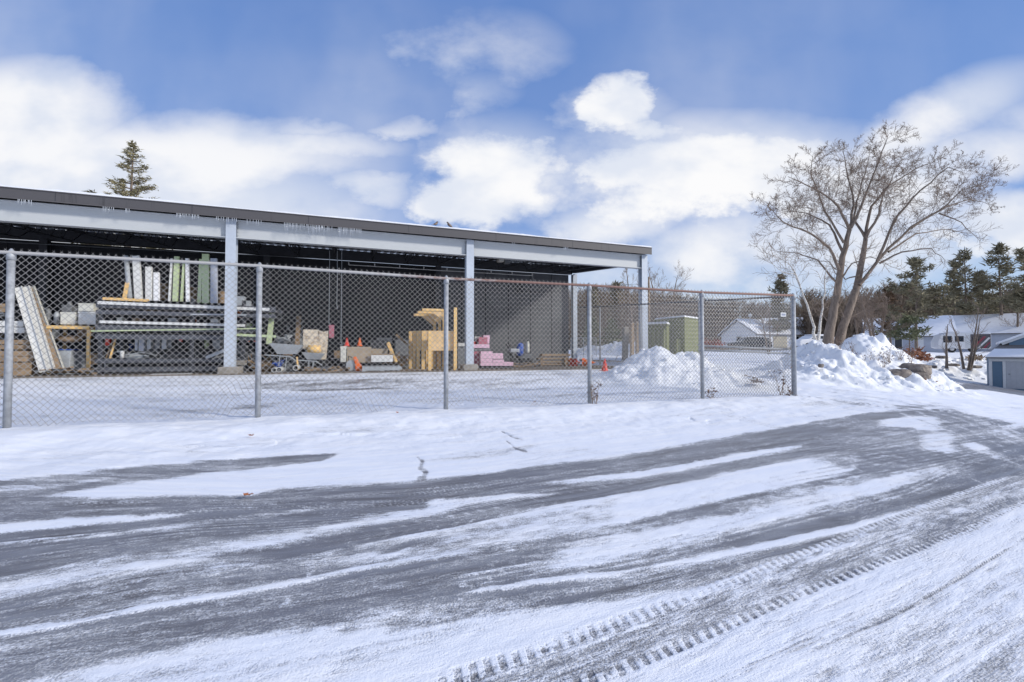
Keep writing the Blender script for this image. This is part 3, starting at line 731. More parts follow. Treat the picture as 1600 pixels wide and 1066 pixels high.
# ------------------------------------------------------------------ things stored in the shed
def span(x0, x1, yt, yb, q):
    a = on_q(x0, yb, q); b = on_q(x1, yt, q); c = on_q(x0, yt, q)
    return a[0], b[0], a[2], (b[2]+c[2])/2
def box_at(x0, x1, yt, yb, q, dep=.4, floor=False):
    t0, t1, z0, z1 = span(x0, x1, yt, yb, q)
    if floor: z1 = FLOOR + (z1-z0); z0 = FLOOR
    return t0, t1, z0, z1, dep
def new_at(name, label, cat, x0, x1, yt, yb, q, dep=.4, floor=False, group=None):
    t0, t1, z0, z1, d = box_at(x0, x1, yt, yb, q, dep, floor)
    th = bthing(name, label, cat, (t0+t1)/2, q, z0, group)
    return th, (t1-t0), d, z1-z0
rj = random.Random(21)
def crate(label, x0, x1, yt, yb, q, dep=.5, m=None, floor=False, group=None):
    th, w_, d, h = new_at('crate', label, 'crate', x0, x1, yt, yb, q, dep, floor, group); m = m or M_crate
    b = MB(); b.box(-w_/2+.02, w_/2-.02, .02, d-.02, .02, h-.02); b.build('panel', m, th)
    b = MB(); n = max(2, int(h/.16))
    for k in range(n):
        z0 = h*k/n; b.box(-w_/2, w_/2, 0, .02, z0+.008, z0+h/n-.008); b.box(w_/2-.018, w_/2, .021, d, z0+.008, z0+h/n-.008); b.box(-w_/2, -w_/2+.018, .021, d, z0+.008, z0+h/n-.008)
    b.build('slat', m, th)
    return th
# far left
crate('brown board crate on the dirt floor at the far left, bottom of its stack', -30, 46, 567, 589, .35, .6, floor=True)
crate('brown board crate second up in the far left stack, beneath the timber boards', -22, 52, 548, 566, .55, .5)
crate('narrow brown crate end on its own right of the far left stack', 54, 66, 556, 582, .8, .4, floor=True)
crate('small brown box high on the shelf behind the first fence post', -6, 8, 474, 488, 1.2, .3)
def planks(label, x0, x1, yt, yb, q, n, m, name='timber_board', cat='board', group=None):
    out = []
    for k in range(n):
        y1 = yb-(yb-yt)*k/n; y0 = yb-(yb-yt)*(k+.85)/n
        lab = label if isinstance(label, str) else label[k]
        t0, t1, z0, z1 = span(x0+rj.uniform(-3,3), x1+rj.uniform(-3,3), y0, y1, q+rj.uniform(0,.03))
        p = BF(t0, q, z0); b = MB().box(0, t1-t0, 0, rj.uniform(.15,.3), 0, z1-z0)
        o = b.build(name, m, None, bevel=.004); o.location = p; o.rotation_euler = (0,0,TH); tag(o, lab, cat, group)
        out.append(o)
    return out
planks(['long pale timber board lying on the far left crates, lower one','long pale timber board lying on the far left crates, upper one'], -20, 60, 530, 546, .7, 2, M_oldwood)
planks(['white metal panel lying on edge behind the first fence post','short white panel beside the leaning white channels at shelf height'], -20, 40, 500, 520, .9, 2, M_white, 'sheet_metal', 'sheet metal')
def shelf(name, label, cat, x0, x1, ys, q, dep, mpost, mboard, th_=.05, yb=None, nleg=2):
    t0, t1, z0, zt = span(x0, x1, ys[0], 585, q)
    th = bthing(name, label, cat, (t0+t1)/2, q, FLOOR)
    W = t1-t0
    for sx in (-1, 1):
        for y in (.03, dep-.03):
            MB().box(sx*(W/2-.04)-.035, sx*(W/2-.04)+.035, y-.035, y+.035, 0, zt-FLOOR-th_-.002).build('leg', mpost, th)
    for yy in ys:
        z = span(x0, x1, yy, 585, q)[3]-FLOOR
        MB().box(-W/2, W/2, -.05, dep+.05, z-th_, z).build('shelf', mboard, th)
    return th
shelf('timber_bench', 'rough pine bench under the pale boxes, right of the leaning white channels', 'workbench', 72, 141, [509], .9, .8, M_wood, M_wood, .09)
shelf('timber_shelf', 'grey shelf behind the leftmost fence post loaded with small boxes', 'shelf', -60, 24, [492, 528], 1.3, .6, M_greyd, M_greyd, .04)
# pale boxes on the bench
def carton(label, x0, x1, yt, yb, q, dep, m, name='box', cat='box'):
    th, w_, d, h = new_at(name, label, cat, x0, x1, yt, yb, q, dep)
    MB().box(-w_/2, w_/2, 0, d, 0, h*.86).build('body', m, th, bevel=.008)
    MB().box(-w_/2-.01, w_/2+.01, -.01, d+.01, h*.86, h).build('lid', m, th, bevel=.006)
    return th
carton('plain pale plastic box at the left end of the pine bench', 94, 118, 488, 507, 1.0, .4, M_cream)
carton('white box with slotted front on the right of the pine bench', 122, 150, 487, 507, 1.0, .4, M_white)
carton('small white box with a tan square front on top of the slotted white box', 122, 146, 474, 486, 1.05, .35, M_cream)
for x0, x1, y0, y1 in ((136,147,491,497),):
    t0, t1, z0, z1 = span(x0, x1, y0, y1, .985)
def jug(label, x0, x1, yt, yb, q, m, cat='container', name='container', floor=False):
    th, w_, d, h = new_at(name, label, cat, x0, x1, yt, yb, q, .3, floor); r = w_/2
    MB().lathe([(r*.85,0),(r,.04*h),(r,.75*h),(r*.6,.9*h),(r*.45,.92*h)], (0,0,0), 14).build('body', m, th, True)
    MB().lathe([(r*.48,.92*h),(r*.5,h)], (0,0,0), 12).build('cap', M_black, th, True)
    return th
jug('dark round container on the shelf behind the two leaning white channels', 70, 80, 480, 506, 1.4, M_greyd)
jug('grey squat container behind the pale plastic box on the bench', 84, 93, 486, 506, 1.3, M_greym)
jug('small dark container between bench boxes and steel rack', 105, 113, 470, 487, 1.8, M_greyd)
# bins below the bench
def bin_(label, x0, x1, yt, yb, q, m, cat='bin', lid=None):
    th, w_, d, h = new_at('storage_bin', label, cat, x0, x1, yt, yb, q, .5, True)
    b = MB(); tp = .12*w_
    b.hexa([(-w_/2+tp,0,0),(w_/2-tp,0,0),(w_/2-tp,d,0),(-w_/2+tp,d,0),(-w_/2,-.03,h),(w_/2,-.03,h),(w_/2,d+.03,h),(-w_/2,d+.03,h)]); b.build('body', m, th, bevel=.02)
    b = MB(); b.box(-w_/2-.02, w_/2+.02, -.05, d+.05, h+.001, h+.03); b.build('rim', lid or m, th, bevel=.008)
    return th
bin_('tapered grey plastic bin under the pine bench with a blue rim', 86, 112, 537, 575, .9, M_greym, lid=M_blue)
bin_('dark bin beside the grey tapered bin under the bench', 114, 134, 540, 572, 1.2, M_greyd)
crate('flattened brown carton on the floor beneath the bench end', 143, 151, 570, 580, .4, .3, floor=True)
th, w_, d, h = new_at('tarp_bundle', 'crumpled brown and blue tarp bundle lying over the grey bin', 'tarp', 80, 120, 523, 536, 1.0, .5)
b = MB(); b.lathe([(.05,-w_/2),(h*.45,-w_/3),(h*.5,0),(h*.4,w_/3),(.04,w_/2)], (0,.25,h*.5), 9, 'x'); b.build('folds', M_oldwood, th, True)
# leaning channels
def leaning(name, label, cat, bot, top, w_, dth, m, qb, qt, flange=True, group=None):
    a = bpos(*bot, qb); a.z = max(a.z, FLOOR); b_ = bpos(*top, qt)
    th = bthing(name, label, cat, a.x, a.y, a.z, group); v = b_-a
    m1 = MB(); s_ = Vector((1,0,0)); dirn = v.normalized(); s_ = (s_-dirn*s_.dot(dirn)).normalized(); nrm = s_.cross(dirn)
    def bar(o0, wx, wy, n_):
        c0 = o0; P = []
        for zz in (Vector((0,0,0)), v):
            for sx, sy in ((-1,-1),(1,-1),(1,1),(-1,1)): P.append(zz + c0 + s_*(sx*wx/2) + nrm*(sy*wy/2))
        mm = MB(); mm.hexa(P); return mm.build(n_, m, th)
    bar(Vector((0,0,0)), w_, .015, 'web')
    if flange:
        bar(s_*(w_/2+.0085)-nrm*dth/2*0, .014, dth, 'flange'); bar(-s_*(w_/2+.0085), .014, dth, 'flange')
    return th
leaning('steel_channel', 'white steel channel leaning from the floor, left one of the white pair', 'channel', (69,581), (29,449), .14, .10, M_white, .30, 1.1)
leaning('steel_channel', 'white steel channel leaning from the floor, right one of the white pair', 'channel', (81,581), (41,448), .13, .10, M_white, .42, 1.2)
leaning('steel_channel', 'leaning channel with a brown inner face and pale edges right of the white pair', 'channel', (92,578), (46,449), .20, .08, M_cream, .55, 1.35)
MB_dark = leaning('board_strip', 'dark brown board leaning inside the pale-edged channel', 'board', (91,577), (45,450), .14, .03, M_oldwood, .50, 1.30, False)

# big steel rack
rt0, rt1, _, rz1 = span(154, 432, 468, 585, .5)
rack = bthing('steel_rack', 'long dark steel rack of stacked beams running behind the first front column', 'rack', rt0, .5, FLOOR)
W = rt1-rt0
for x in (.05, W*.5, W-.9):
    for y in (0, 1.2):
        MB().box(x-.05, x+.05, y-.05, y+.05, 0, rz1-FLOOR+.02).build('upright', M_dark, rack)
def zrow(py): return span(154, 250, py, 585, .45)[3]-FLOOR
M_slate = mat('slate_grey_steel', (.085,.09,.105), .5, .3, 2)
for yt, yb_, m_, x1 in ((473,482,M_slate,1.),(486,492,M_slate,1.),(509,518,M_slate,.86),(523,530,M_slate,.9),(561,567,M_slate,.8),(574,581,M_slate,.78)):
    for y in (-.08, 1.28):
        MB().box(-.05, W*x1, y-.03, y+.03, zrow(yb_), zrow(yt)).build('beam', m_, rack)
    MB().box(0, W*x1, -.04, 1.24, zrow(yb_)+.02, zrow(yb_)+.05).build('deck', M_dark, rack)
# long pale rails on it
def rail(label, x0, y0, x1, y1, q, w_, h_, m, name='metal_rail', cat='rail'):
    a = bpos(x0, y0, q); b_ = bpos(x1, y1, q); th = bthing(name, label, cat, a.x, a.y, a.z)
    v = b_-a; MB().beam((0,0,0), v, w_, h_).build('web', m, th); MB().beam((0,-w_*.5,-h_*.8), v+Vector((0,-w_*.5,-h_*.8)), .012, h_*1.2).build('lip', m, th)
rail('long white rail on top of the dark rack, ending right of the grey column', 154, 472, 421, 483, .38, .10, .045, M_white)
rail('tan timber strip lying on the white rail at the top left of the rack', 162, 466, 232, 469, .44, .12, .04, M_wood, 'timber_strip', 'timber')
rail('long white rail halfway up the dark rack', 157, 502, 383, 508, .38, .10, .04, M_white)
rail('cream rail under the white one, reaching past the fence post', 143, 517, 410, 513, .38, .08, .02, M_greenp)
rail('pale green rail sticking out right of the grey column below the others', 361, 522, 431, 525, .36, .08, .04, M_greenp)
rail('thin grey rail lying on the second shelf of the rack', 298, 491, 385, 492, .36, .08, .02, M_greym)
# standing members on top of the rack
stand = [('round grey pipe standing on the rack, leftmost of the tall pieces', 203,207,468, 197,401,.06,'p',M_greym),
 ('wide white channel standing on the rack next to the round grey pipe', 216,0,470, 212,400,.17,'c',M_white),
 ('shorter white channel standing alone on the rack', 232,0,470, 232,417,.15,'c',M_white),
 ('pale grey channel standing on the rack, shortest of the pale ones', 244,0,470, 244,426,.13,'c',M_hwhite),
 ('thin white lath standing on the rack beside the green board', 264,0,471, 268,404,.045,'c',M_white),
 ('pale green board standing on the rack, left of two wide green pieces', 273,0,471, 276,401,.12,'c',M_greenp),
 ('narrow green edged board standing right of the left green board', 283,0,471, 287,408,.05,'c',M_greenp),
 ('thin pale grey board standing between the green pieces', 293,0,472, 292,404,.08,'c',M_hwhite),
 ('slim green board standing close against the widest green board', 311,0,473, 314,405,.09,'c',M_greenp),
 ('widest pale green board standing on the rack', 321,0,474, 321,397,.18,'c',M_greenp),
 ('grey board standing on the rack just left of the grey column', 334,0,474, 334,404,.17,'c',M_hgrey)]
for lab, xb, _x, yb_, xt, yt, w_, kind, m_ in stand:
    if kind == 'p':
        a = bpos(xb, yb_, .6); b_ = bpos(xt, yt, .9); th = bthing('standing_pipe', lab, 'pipe', a.x, a.y, a.z)
        MB().tube([(0,0,0), b_-a], w_, 12).build('tube', m_, th, True); MB().tube([(b_-a)*.985, (b_-a)*1.0+Vector((0,0,.01))], w_*1.1, 12).build('collar', m_, th, True)
    else: 
        a = bpos(xb, yb_, .6); b_ = bpos(xt, yt, .85); th = bthing('standing_board', lab, 'board', a.x, a.y, a.z); v = b_-a
        MB().beam((0,0,0), v, w_, .02, (0,1,0)).build('face', m_, th); 
        MB().beam((-w_/2,.045,0), v+Vector((-w_/2,.045,0)), .012, .07, (0,1,0)).build('edge', m_, th); MB().beam((w_/2,.045,0), v+Vector((w_/2,.045,0)), .012, .07, (0,1,0)).build('edge', m_, th)
leaning('timber_offcut', 'short orange-brown timber offcut leaning left of the round grey pipe', 'timber', (194,468), (199,442), .10, .03, M_wood, .55, .6, False)
def drum(label, x0, x1, yt, yb, q, m, name='drum', floor=False):
    th, w_, d, h = new_at(name, label, 'drum', x0, x1, yt, yb, q, .3, floor); r = w_/2
    MB().lathe([(r*.97,0),(r,.02),(r,h*.33),(r*1.04,h*.34),(r,h*.36),(r,h*.66),(r*1.04,h*.67),(r,h*.69),(r,h)], (0,0,0), 18).build('body', m, th, True)
    MB().lathe([(r*1.03,h-.02),(r*1.03,h+.012),(r*.9,h+.012)], (0,0,0), 18).build('rim', m, th, True)
drum('rusty brown drum on top of the rack between white and green boards', 250, 262, 444, 469, 1.1, M_oldwood)
drum('second brown drum on the rack behind the thin grey board', 297, 308, 450, 471, 1.2, M_oldwood)
drum('round brown drum on the rack just left of the first front column', 340, 352, 456, 474, 1.2, M_oldwood)
carton('small grey box on the end of the rack right of the column', 368, 381, 463, 477, .9, .3, M_greym)
carton('lumpy grey case beside the small grey box on the rack end', 381, 390, 470, 479, .9, .3, M_greym)
carton('orange can on the upper rack shelf right of the column', 371, 377, 482, 496, .6, .12, M_orange, 'can', 'can')
carton('small orange carton in the middle rack gap', 299, 305, 498, 504, .6, .12, M_orange)
carton('white carton in the middle rack gap near the column', 329, 341, 498, 504, .6, .2, M_white)
carton('pale carton on the upper rack shelf left of centre', 182, 191, 496, 502, .6, .2, M_cream)
# things under the rack
ug = [('blue-grey duct section hanging upright under the rack, left one', 210,215,528,548,M_hgrey),('wide pale duct section upright under the rack',216,225,528,549,M_hgrey),
      ('steel-blue duct section upright under the rack, right one',229,236,528,546,M_greym),('dull duct section upright next to the pale pipes under the rack',241,250,528,545,M_greyd),
      ('pale grey cylinder upright under the rack',252,260,528,546,M_greym),('narrow grey cylinder beside the pale one under the rack',262,268,530,544,M_greyd)]
for lab, x0, x1, yt, yb_, m_ in ug:
    th, w_, d, h = new_at('duct_section', lab, 'duct', x0, x1, yt, yb_, .8, .3)
    MB().box(-w_/2, w_/2, 0, .22, 0, h).build('sleeve', m_, th, bevel=.02); MB().box(-w_/2-.01, w_/2+.01, -.01, .23, h*.94, h*.99).build('flange', m_, th)
carton('red bottle low on the left under the rack', 164, 171, 526, 540, .8, .12, M_red, 'bottle', 'bottle')
carton('small red bottle under the right part of the rack', 280, 284, 529, 534, .7, .1, M_red, 'bottle', 'bottle')
leaning('timber_lath', 'tan lath leaning under the left end of the rack', 'timber', (172,560), (181,528), .05, .03, M_wood, .6, .8, False)
leaning('timber_lath', 'darker lath crossing behind the tan one under the rack', 'timber', (166,560), (177,530), .04, .03, M_oldwood, .7, .9, False)
bin_('short grey tub under the left end of the rack', 157, 167, 540, 562, .8, M_greym)
# grey junk piles made of bent sheet strips
def scrap(label, x0, x1, yt, yb, q, m, n=9, seed=1, name='scrap_heap', cat='scrap'):
    th, w_, d, h = new_at(name, label, cat, x0, x1, yt, yb, q, .6); r = random.Random(seed); b = MB(); c_ = MB()
    for k in range(n):
        a = Vector((r.uniform(-w_/2,w_/2), r.uniform(0,.6), r.uniform(0,h*.6))); e = Vector((max(-w_/2,min(w_/2,a.x+r.uniform(-.7,.7))), r.uniform(0,.6), r.uniform(.05,h)))
        (b if k % 3 else c_).beam(a, e, r.uniform(.03,.12), r.uniform(.01,.05))
    b.lathe([(h*.1,-w_*.4),(h*.32,-w_*.2),(h*.36,.1*w_),(h*.12,w_*.42)], (0,.3,h*.25), 7, 'x')
    b.build('strips', m, th); c_.build('bars', M_greyd, th)
scrap('low heap of bent grey metal strips under the left of the rack', 183, 226, 548, 562, .6, M_greym, 14, 3)
scrap('dark tangle of steel offcuts under the middle of the rack', 228, 300, 541, 561, .7, M_dark, 18, 4)
scrap('dark tangle of steel offcuts under the rack near the column', 300, 350, 541, 561, .7, M_dark, 14, 5)
rail('grey pipe slanting out of the dark tangle near the column', 322, 558, 352, 546, .5, .05, .05, M_greym, 'pipe_offcut', 'pipe')
leaning('green_plank', 'pale green plank slanting down to the left just right of the grey column', 'plank', (366,533), (391,506), .16, .03, M_greenp, .5, .9, False)
leaning('green_plank', 'pale green plank leaning upright behind the second fence post', 'plank', (420,538), (426,482), .16, .03, M_greenp, .9, 1.1, False)
planks('thin pale board lying on the floor in front of the rack', 236, 300, 584, 586, .0, 1, M_white)

# between columns one and two
crate('small tan wood block stool beside the first concrete footing', 368, 383, 563, 571, .35, .25, M_conc)
leaning('concrete_stub', 'short pale stub post under the tan block beside the footing', 'post', (376,588), (376,571), .14, .10, M_conc, .4, .4, False)
scrap('brown heap of timber and rubble behind the second fence post', 388, 440, 548, 582, .9, M_oldwood, 26, 8)
scrap('heap of dark pipes and hoses below the grey wheelbarrow trays', 425, 470, 556, 582, .8, M_greyd, 20, 9)
# grey shallow wheelbarrow trays
def barrow(label, x0, x1, yt, yb, q, mt, fill=None):
    th, w_, d, h = new_at('wheelbarrow', label, 'wheelbarrow', x0, x1, yt, yb, q, .7, True)
    zt_ = h; zb = h*.62
    b = MB(); P = [(-w_*.28,.12,zb),(w_*.28,.12,zb),(w_*.28,.5,zb),(-w_*.28,.5,zb)]; Q = [(-w_*.5,0,zt_),(w_*.5,0,zt_*.93),(w_*.5,.62,zt_*.93),(-w_*.5,.62,zt_)]
    for i in range(4): j = (i+1) % 4; b.quad(P[i], P[j], Q[j], Q[i])
    b.quad(P[3], P[2], P[1], P[0]); o = b.build('tray', mt, th); sm = o.modifiers.new('thick', 'SOLIDIFY'); sm.thickness = .015
    for y in (.1,.52):
        b = MB(); b.tube([(-w_*.65,y,zb*.95),(w_*.1,y,zb*.85),(w_*.42,.31,.18)], .018, 6); b.tube([(-w_*.2,y,zb*.9),(-w_*.25,y,0),(-w_*.05,y,0),(0,y,zb*.86)], .015, 6); b.build('handle', M_greym, th)
    MB().lathe([(.10,-.04),(.17,-.035),(.18,0),(.17,.035),(.10,.04)], (w_*.42,.31,.18), 16, 'y').build('wheel', M_black, th, True)
    if fill:
        MB().lathe([(w_*.26,zt_*.95),(w_*.33,zt_*1.12),(w_*.29,zt_*1.36),(w_*.24,zt_*1.38)], (0,.31,0), 14).build('load', fill, th, True)
    return th
barrow('wheelbarrow with a wide grey tray tipped forward over the pipe heap', 420, 474, 535, 580, .6, M_greym)
barrow('grey stand-legged wheelbarrow carrying a round tan tub', 471, 507, 547, 577, .55, M_greym, M_wood)
scrap('tangled metal and white hose above the grey tray', 427, 452, 519, 537, 1.5, M_greym, 14, 14)
for i, (x, y, r_) in enumerate(((428,580,.075),(436,579,.08),(462,575,.085))):
    a = bpos(x, y, .25); lab = ['open white pipe end facing out, left of the touching pair','open white pipe end facing out, right of the touching pair','open white pipe end lying alone beside the wooden stick'][i]
    th = bthing('plastic_pipe', lab, 'pipe', a.x, .25, max(a.z, FLOOR+r_))
    b = MB(); n_ = 16
    for k in range(n_):
        a0, a1 = 2*pi*k/n_, 2*pi*(k+1)/n_
        for ra, rb_ in ((r_, r_*.78),):
            b.quad((ra*cos(a0),0,ra*sin(a0)),(ra*cos(a1),0,ra*sin(a1)),(rb_*cos(a1),0,rb_*sin(a1)),(rb_*cos(a0),0,rb_*sin(a0)))
            b.quad((ra*cos(a0),0,ra*sin(a0)),(ra*cos(a0),1.5,ra*sin(a0)),(ra*cos(a1),1.5,ra*sin(a1)),(ra*cos(a1),0,ra*sin(a1)))
    b.build('wall', M_white, th)
    b = MB()
    for k in range(n_):
        a0, a1 = 2*pi*k/n_, 2*pi*(k+1)/n_; rb_ = r_*.78
        b.quad((rb_*cos(a1),0,rb_*sin(a1)),(rb_*cos(a1),1.5,rb_*sin(a1)),(rb_*cos(a0),1.5,rb_*sin(a0)),(rb_*cos(a0),0,rb_*sin(a0)))
    b.lathe([(.001,1.3),(r_*.78,1.301)], (0,0,0), 12, 'y'); b.build('bore', M_greyd, th)
scrap('crumpled blue plastic sheet on the pipe heap', 426, 441, 561, 574, .5, M_blue, 10, 17, 'plastic_sheet', 'sheet')
leaning('timber_stick', 'tan wooden stick standing right of the lone white pipe end', 'timber', (466,578), (464,558), .05, .04, M_wood, .4, .5, False)
leaning('timber_post', 'brown timber leaning on the back wall above the heap', 'timber', (464,545), (467,494), .16, .05, M_oldwood, 2.5, 3.2, False)
# concrete splashed board
th, w_, d, h = new_at('formwork_board', 'whitish splashed formwork board standing behind the round tan tub', 'board', 473, 513, 515, 562, 1.0, .05)
M_splash = mat('splashed_board', (.62,.54,.42), .8, .3, 7, c2=(.33,.26,.19), thr=(.38,.52))
b = MB(); b.hexa([(-w_/2,0,h*.35),(w_*.12,0,h*.3),(w_*.12,.03,h*.3),(-w_/2,.03,h*.35),(-w_/2,.1,h),(w_*.12,.1,h),(w_*.12,.13,h),(-w_/2,.13,h)]); b.build('panel', M_splash, th)
b = MB(); b.prism([(w_*.125,0),(w_*.42,0),(w_*.47,h*.4),(w_*.5,h*.97),(w_*.3,h*.93),(w_*.125,h*.98)], .05, .085); b.build('panel', M_splash, th)
carton('pinkish-red cloth bundle hanging beside the splashed board', 514, 522, 508, 528, 1.2, .1, M_pinkd, 'cloth', 'cloth')
# plywood boxes with cones
carton('tan plywood box with a pale top carrying the two cones', 542, 580, 542, 567, .9, .8, mat('tan_board', (.40,.33,.24), .8, .2, 4))
carton('low tan box right of the cone box, behind the white board', 580, 606, 545, 560, 1.3, .5, mat('tan_board', (.40,.33,.24), .8, .2, 4))
th, w_, d, h = new_at('white_board', 'short white board on edge in front of the tan boxes', 'board', 580, 614, 555, 566, .75, .05); MB().box(-w_/2,w_/2,0,.05,0,h).build('face', M_white, th, bevel=.004); MB().box(-w_/2,w_/2,.0,.05,h+.002,h+.04).build('cap', M_oldwood, th)
carton('pale narrow crate standing left of the tan plywood box', 532, 541, 541, 566, .8, .4, M_cream)
def cone(label, xc, yt, yb, q=None, pos=None, m=M_orange, lying=None, h=None):
    if pos is None: t0, t1, z0, z1 = span(xc, xc+1, yt, yb, q); h = z1-z0; loc = BF(t0, q, z0)
    else: loc = pos
    th = thing('traffic_cone', label, 'traffic cone', loc, TH)
    MB().lathe([(h*.27,.02),(h*.25,.05),(h*.045,h),(.004,h)], (0,0,0), 16).build('cone', m, th, True)
    MB().box(-h*.33,h*.33,-h*.33,h*.33,0,.02).build('base', m, th, bevel=.005)
    if lying is not None: th.rotation_euler = (radians(90), 0, lying); th.location.z += h*.33
    return th
cone('orange traffic cone standing on the right half of the tan plywood box', 562, 528, 541, 1.2)
cone('red traffic cone standing at the left end of the tan plywood box', 542, 528, 541, 1.1, m=M_red)
leaning('pine_plank', 'pair of fresh pine laths leaning right of the white board', 'plank', (620,566), (607,535), .08, .03, M_wood, .7, 1.3, False)
leaning('pine_plank', 'thinner pine lath leaning behind the fresh pine pair', 'plank', (617,566), (605,537), .05, .03, M_wood, .9, 1.5, False)
leaning('timber_brace', 'brown timber brace slanting against the dark stack left of the pine frames', 'timber', (636,538), (619,523), .08, .05, M_oldwood, 2., 2.2, False)
# orange saw / trimmer
th, w_, d, h = new_at('cutoff_saw', 'orange cut-off saw with dark blade guard lying in front of the tan box', 'saw', 545, 566, 553, 576, .45, .3, True)
b = MB(); b.prism([(0,0),(w_*.5,0),(w_*.5,h*.35),(w_*.25,h*.6),(w_*.05,h*.98),(-w_*.2,h*.95),(-w_*.05,h*.5)], 0, .2); b.build('housing', M_orange, th, bevel=.02)
MB().lathe([(.02,.06),(h*.36,.075),(h*.36,.085),(.02,.1)], (-w_*.3,0,h*.38), 20, 'y').build('blade', M_greym, th)
b = MB(); b.tube([(-w_*.25,.1,h*.9),(-w_*.55,.1,h*1.05),(-w_*.5,.1,h*.5),(-w_*.2,.1,h*.3)], .02, 6); b.build('handle', M_black, th, True)
# pallet
def pallet(label, x0, x1, yt, yb, q, dep, m, layers=1):
    th, w_, d, h = new_at('pallet', label, 'pallet', x0, x1, yt, yb, q, dep, True)
    b = MB(); n = 9
    for k in range(n): b.box(-w_/2+w_*k/n, -w_/2+w_*(k+.72)/n, 0, dep, h-.022, h)
    b.build('top_boards', m, th)
    for y in (0, dep/2-.05, dep-.1):
        b = MB(); b.box(-w_/2, w_/2, y, y+.1, .022, h-.024); 
        b.build('stringer', m, th)
    b = MB()
    for k in (0, .45, .9): b.box(-w_/2+w_*k, -w_/2+w_*(k+.1), 0, dep, 0, .02)
    b.build('bottom_boards', m, th)
    return th
pallet('grey weathered pallet on the floor below the white board', 566, 628, 569, 577, .05, 1.0, M_greym)
planks(['thin grey board flat on the shed edge left of the pine frames'], 622, 668, 577.5, 579, -.02, 1, M_oldwood)
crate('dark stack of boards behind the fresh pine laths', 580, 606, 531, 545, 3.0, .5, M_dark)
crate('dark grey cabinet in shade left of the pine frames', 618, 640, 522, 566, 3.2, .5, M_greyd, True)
# pine frames
def frame(label, x0, x1, q, ytop=517, yap=548, yb=579, arms=None):
    t0, t1, z0, z1 = span(x0, x1, ytop, yb, q); ap = span(x0, x1, ytop, yap, q)[2]
    th = bthing('timber_stand', label, 'timber frame', t0, q, FLOOR, 'pine frames standing in a row'); w_ = t1-t0; h = z1-FLOOR; a = ap-FLOOR
    for x in (0, w_-.11): MB().box(x, x+.11, 0, .04, 0, h-.002).build('leg', M_wood, th)
    MB().box(.11, w_-.11, .0, .02, a, h).build('panel', M_ply, th)
    for x in (0, w_-.11): MB().box(x, x+.04, .042, .13, 0, h*.98).build('leg', M_wood, th)
    return th, w_, h
labs = ['front pine frame with a full plywood panel, nearest the yard','second pine frame tucked behind the front one','third pine frame in the receding row','fourth pine frame in the receding row, greyer at the foot','rearmost pine frame at the left of the row']
fr, fw, fh = frame(labs[0], 669, 714, .05)
q0 = .05
for k, (x0, yb_) in enumerate(((659,576),(651,573),(644.5,571),(639,569))):
    t0 = on_q(x0, 560, .45+.45*k)[0]; frame_t, w2, h2 = frame(labs[k+1], x0, x0+40-3*k, .45+.45*k, 517+k*.3, 547, yb_)
# uprights and L shaped arms
for lab, xa, ya, xb, yb_, q in (('L-shaped pine post with the lowest arm reaching left over the frames',647,491,679,549,.9),('L-shaped pine post with the middle arm reaching left',653,487,687,549,.6),('L-shaped pine post with the top arm, closest to the fence post',660,483,694,549,.3)):
    p = bpos(xb, ya, q); a = bpos(xa, ya, q); th = bthing('pine_arm_post', lab, 'timber frame', p.x, q, FLOOR, None)
    hz = p.z-FLOOR; MB().box(-.05,.05,0,.04,0.0,hz-.09).build('post', M_wood, th)
    MB().box(a.x-p.x, .12, -.02, .09, hz-.085, hz).build('arm', M_wood, th)
    b = MB(); b.prism([(-.051,hz-.09),(-.45,hz-.09),(-.051,hz-.42)], 0, .02); b.build('gusset', M_ply, th)
p = bpos(711, 481, .02); th = bthing('pine_post', 'tall pine post at the right end of the front pine frame', 'timber post', p.x, -.06, FLOOR)
MB().box(-.055,.055,0,.04,0,p.z-FLOOR).build('post', M_wood, th, bevel=.004); MB().box(-.06,.06,.042,.09,0,.12).build('foot_block', M_wood, th)
# grey cabinet
bin_('dark grey cart between the pine frames and the second front column', 714, 728, 541, 575, 1.0, M_greyd)
# pink insulation board stacks : each bundle is a thing
def foam(label, x0, x1, yt, yb, q, dep, m=M_pink, n=None, floor=False):
    th, w_, d, h = new_at('foam_board_bundle', label, 'insulation', x0, x1, yt, yb, q, dep, floor); n = n or max(2, int(h/.06))
    for k in range(n):
        MB().box(-w_/2+rj.uniform(-.01,.01), w_/2+rj.uniform(-.012,.012), rj.uniform(-.01,.01), d, h*k/n+.003, h*(k+1)/n-.003).build('board', m, th, bevel=.004)
foam('tallest pink foam board bundle, left of the pile on the pallet', 751, 770, 549, 572, .8, .7, n=4)
foam('pink foam boards in the middle of the pile, lower half', 770, 787, 562, 572, .8, .7, n=2)
foam('pink foam boards in the middle of the pile, upper half', 770, 786, 552, 561, .8, .7, n=2)
foam('lowest pink foam boards at the right end of the pile', 787, 802, 566, 572, .8, .6, n=2)
foam('single slab of pale pink foam on the shelf board above the pile', 739, 765, 538, 544, .9, .8, n=1)
foam('dark magenta foam boards in shade at the left of the pile', 739, 750, 549, 571, 1.0, .7, M_pinkd, 4)
foam('jumble of dark pink foam offcuts on top of the pile', 748, 762, 527, 538, 1.1, .4, M_pinkd, 3)
foam('pink scrap foam corner standing behind the offcuts', 755, 765, 524, 537, 1.6, .2, M_pink, 2)
pallet('dark pallet carrying the pink foam boards', 738, 803, 572, 576, .75, .9, M_dark)
carton('dark shelf board with flecks beneath the pale pink slab', 738, 766, 544, 548, .95, .7, M_greyd)
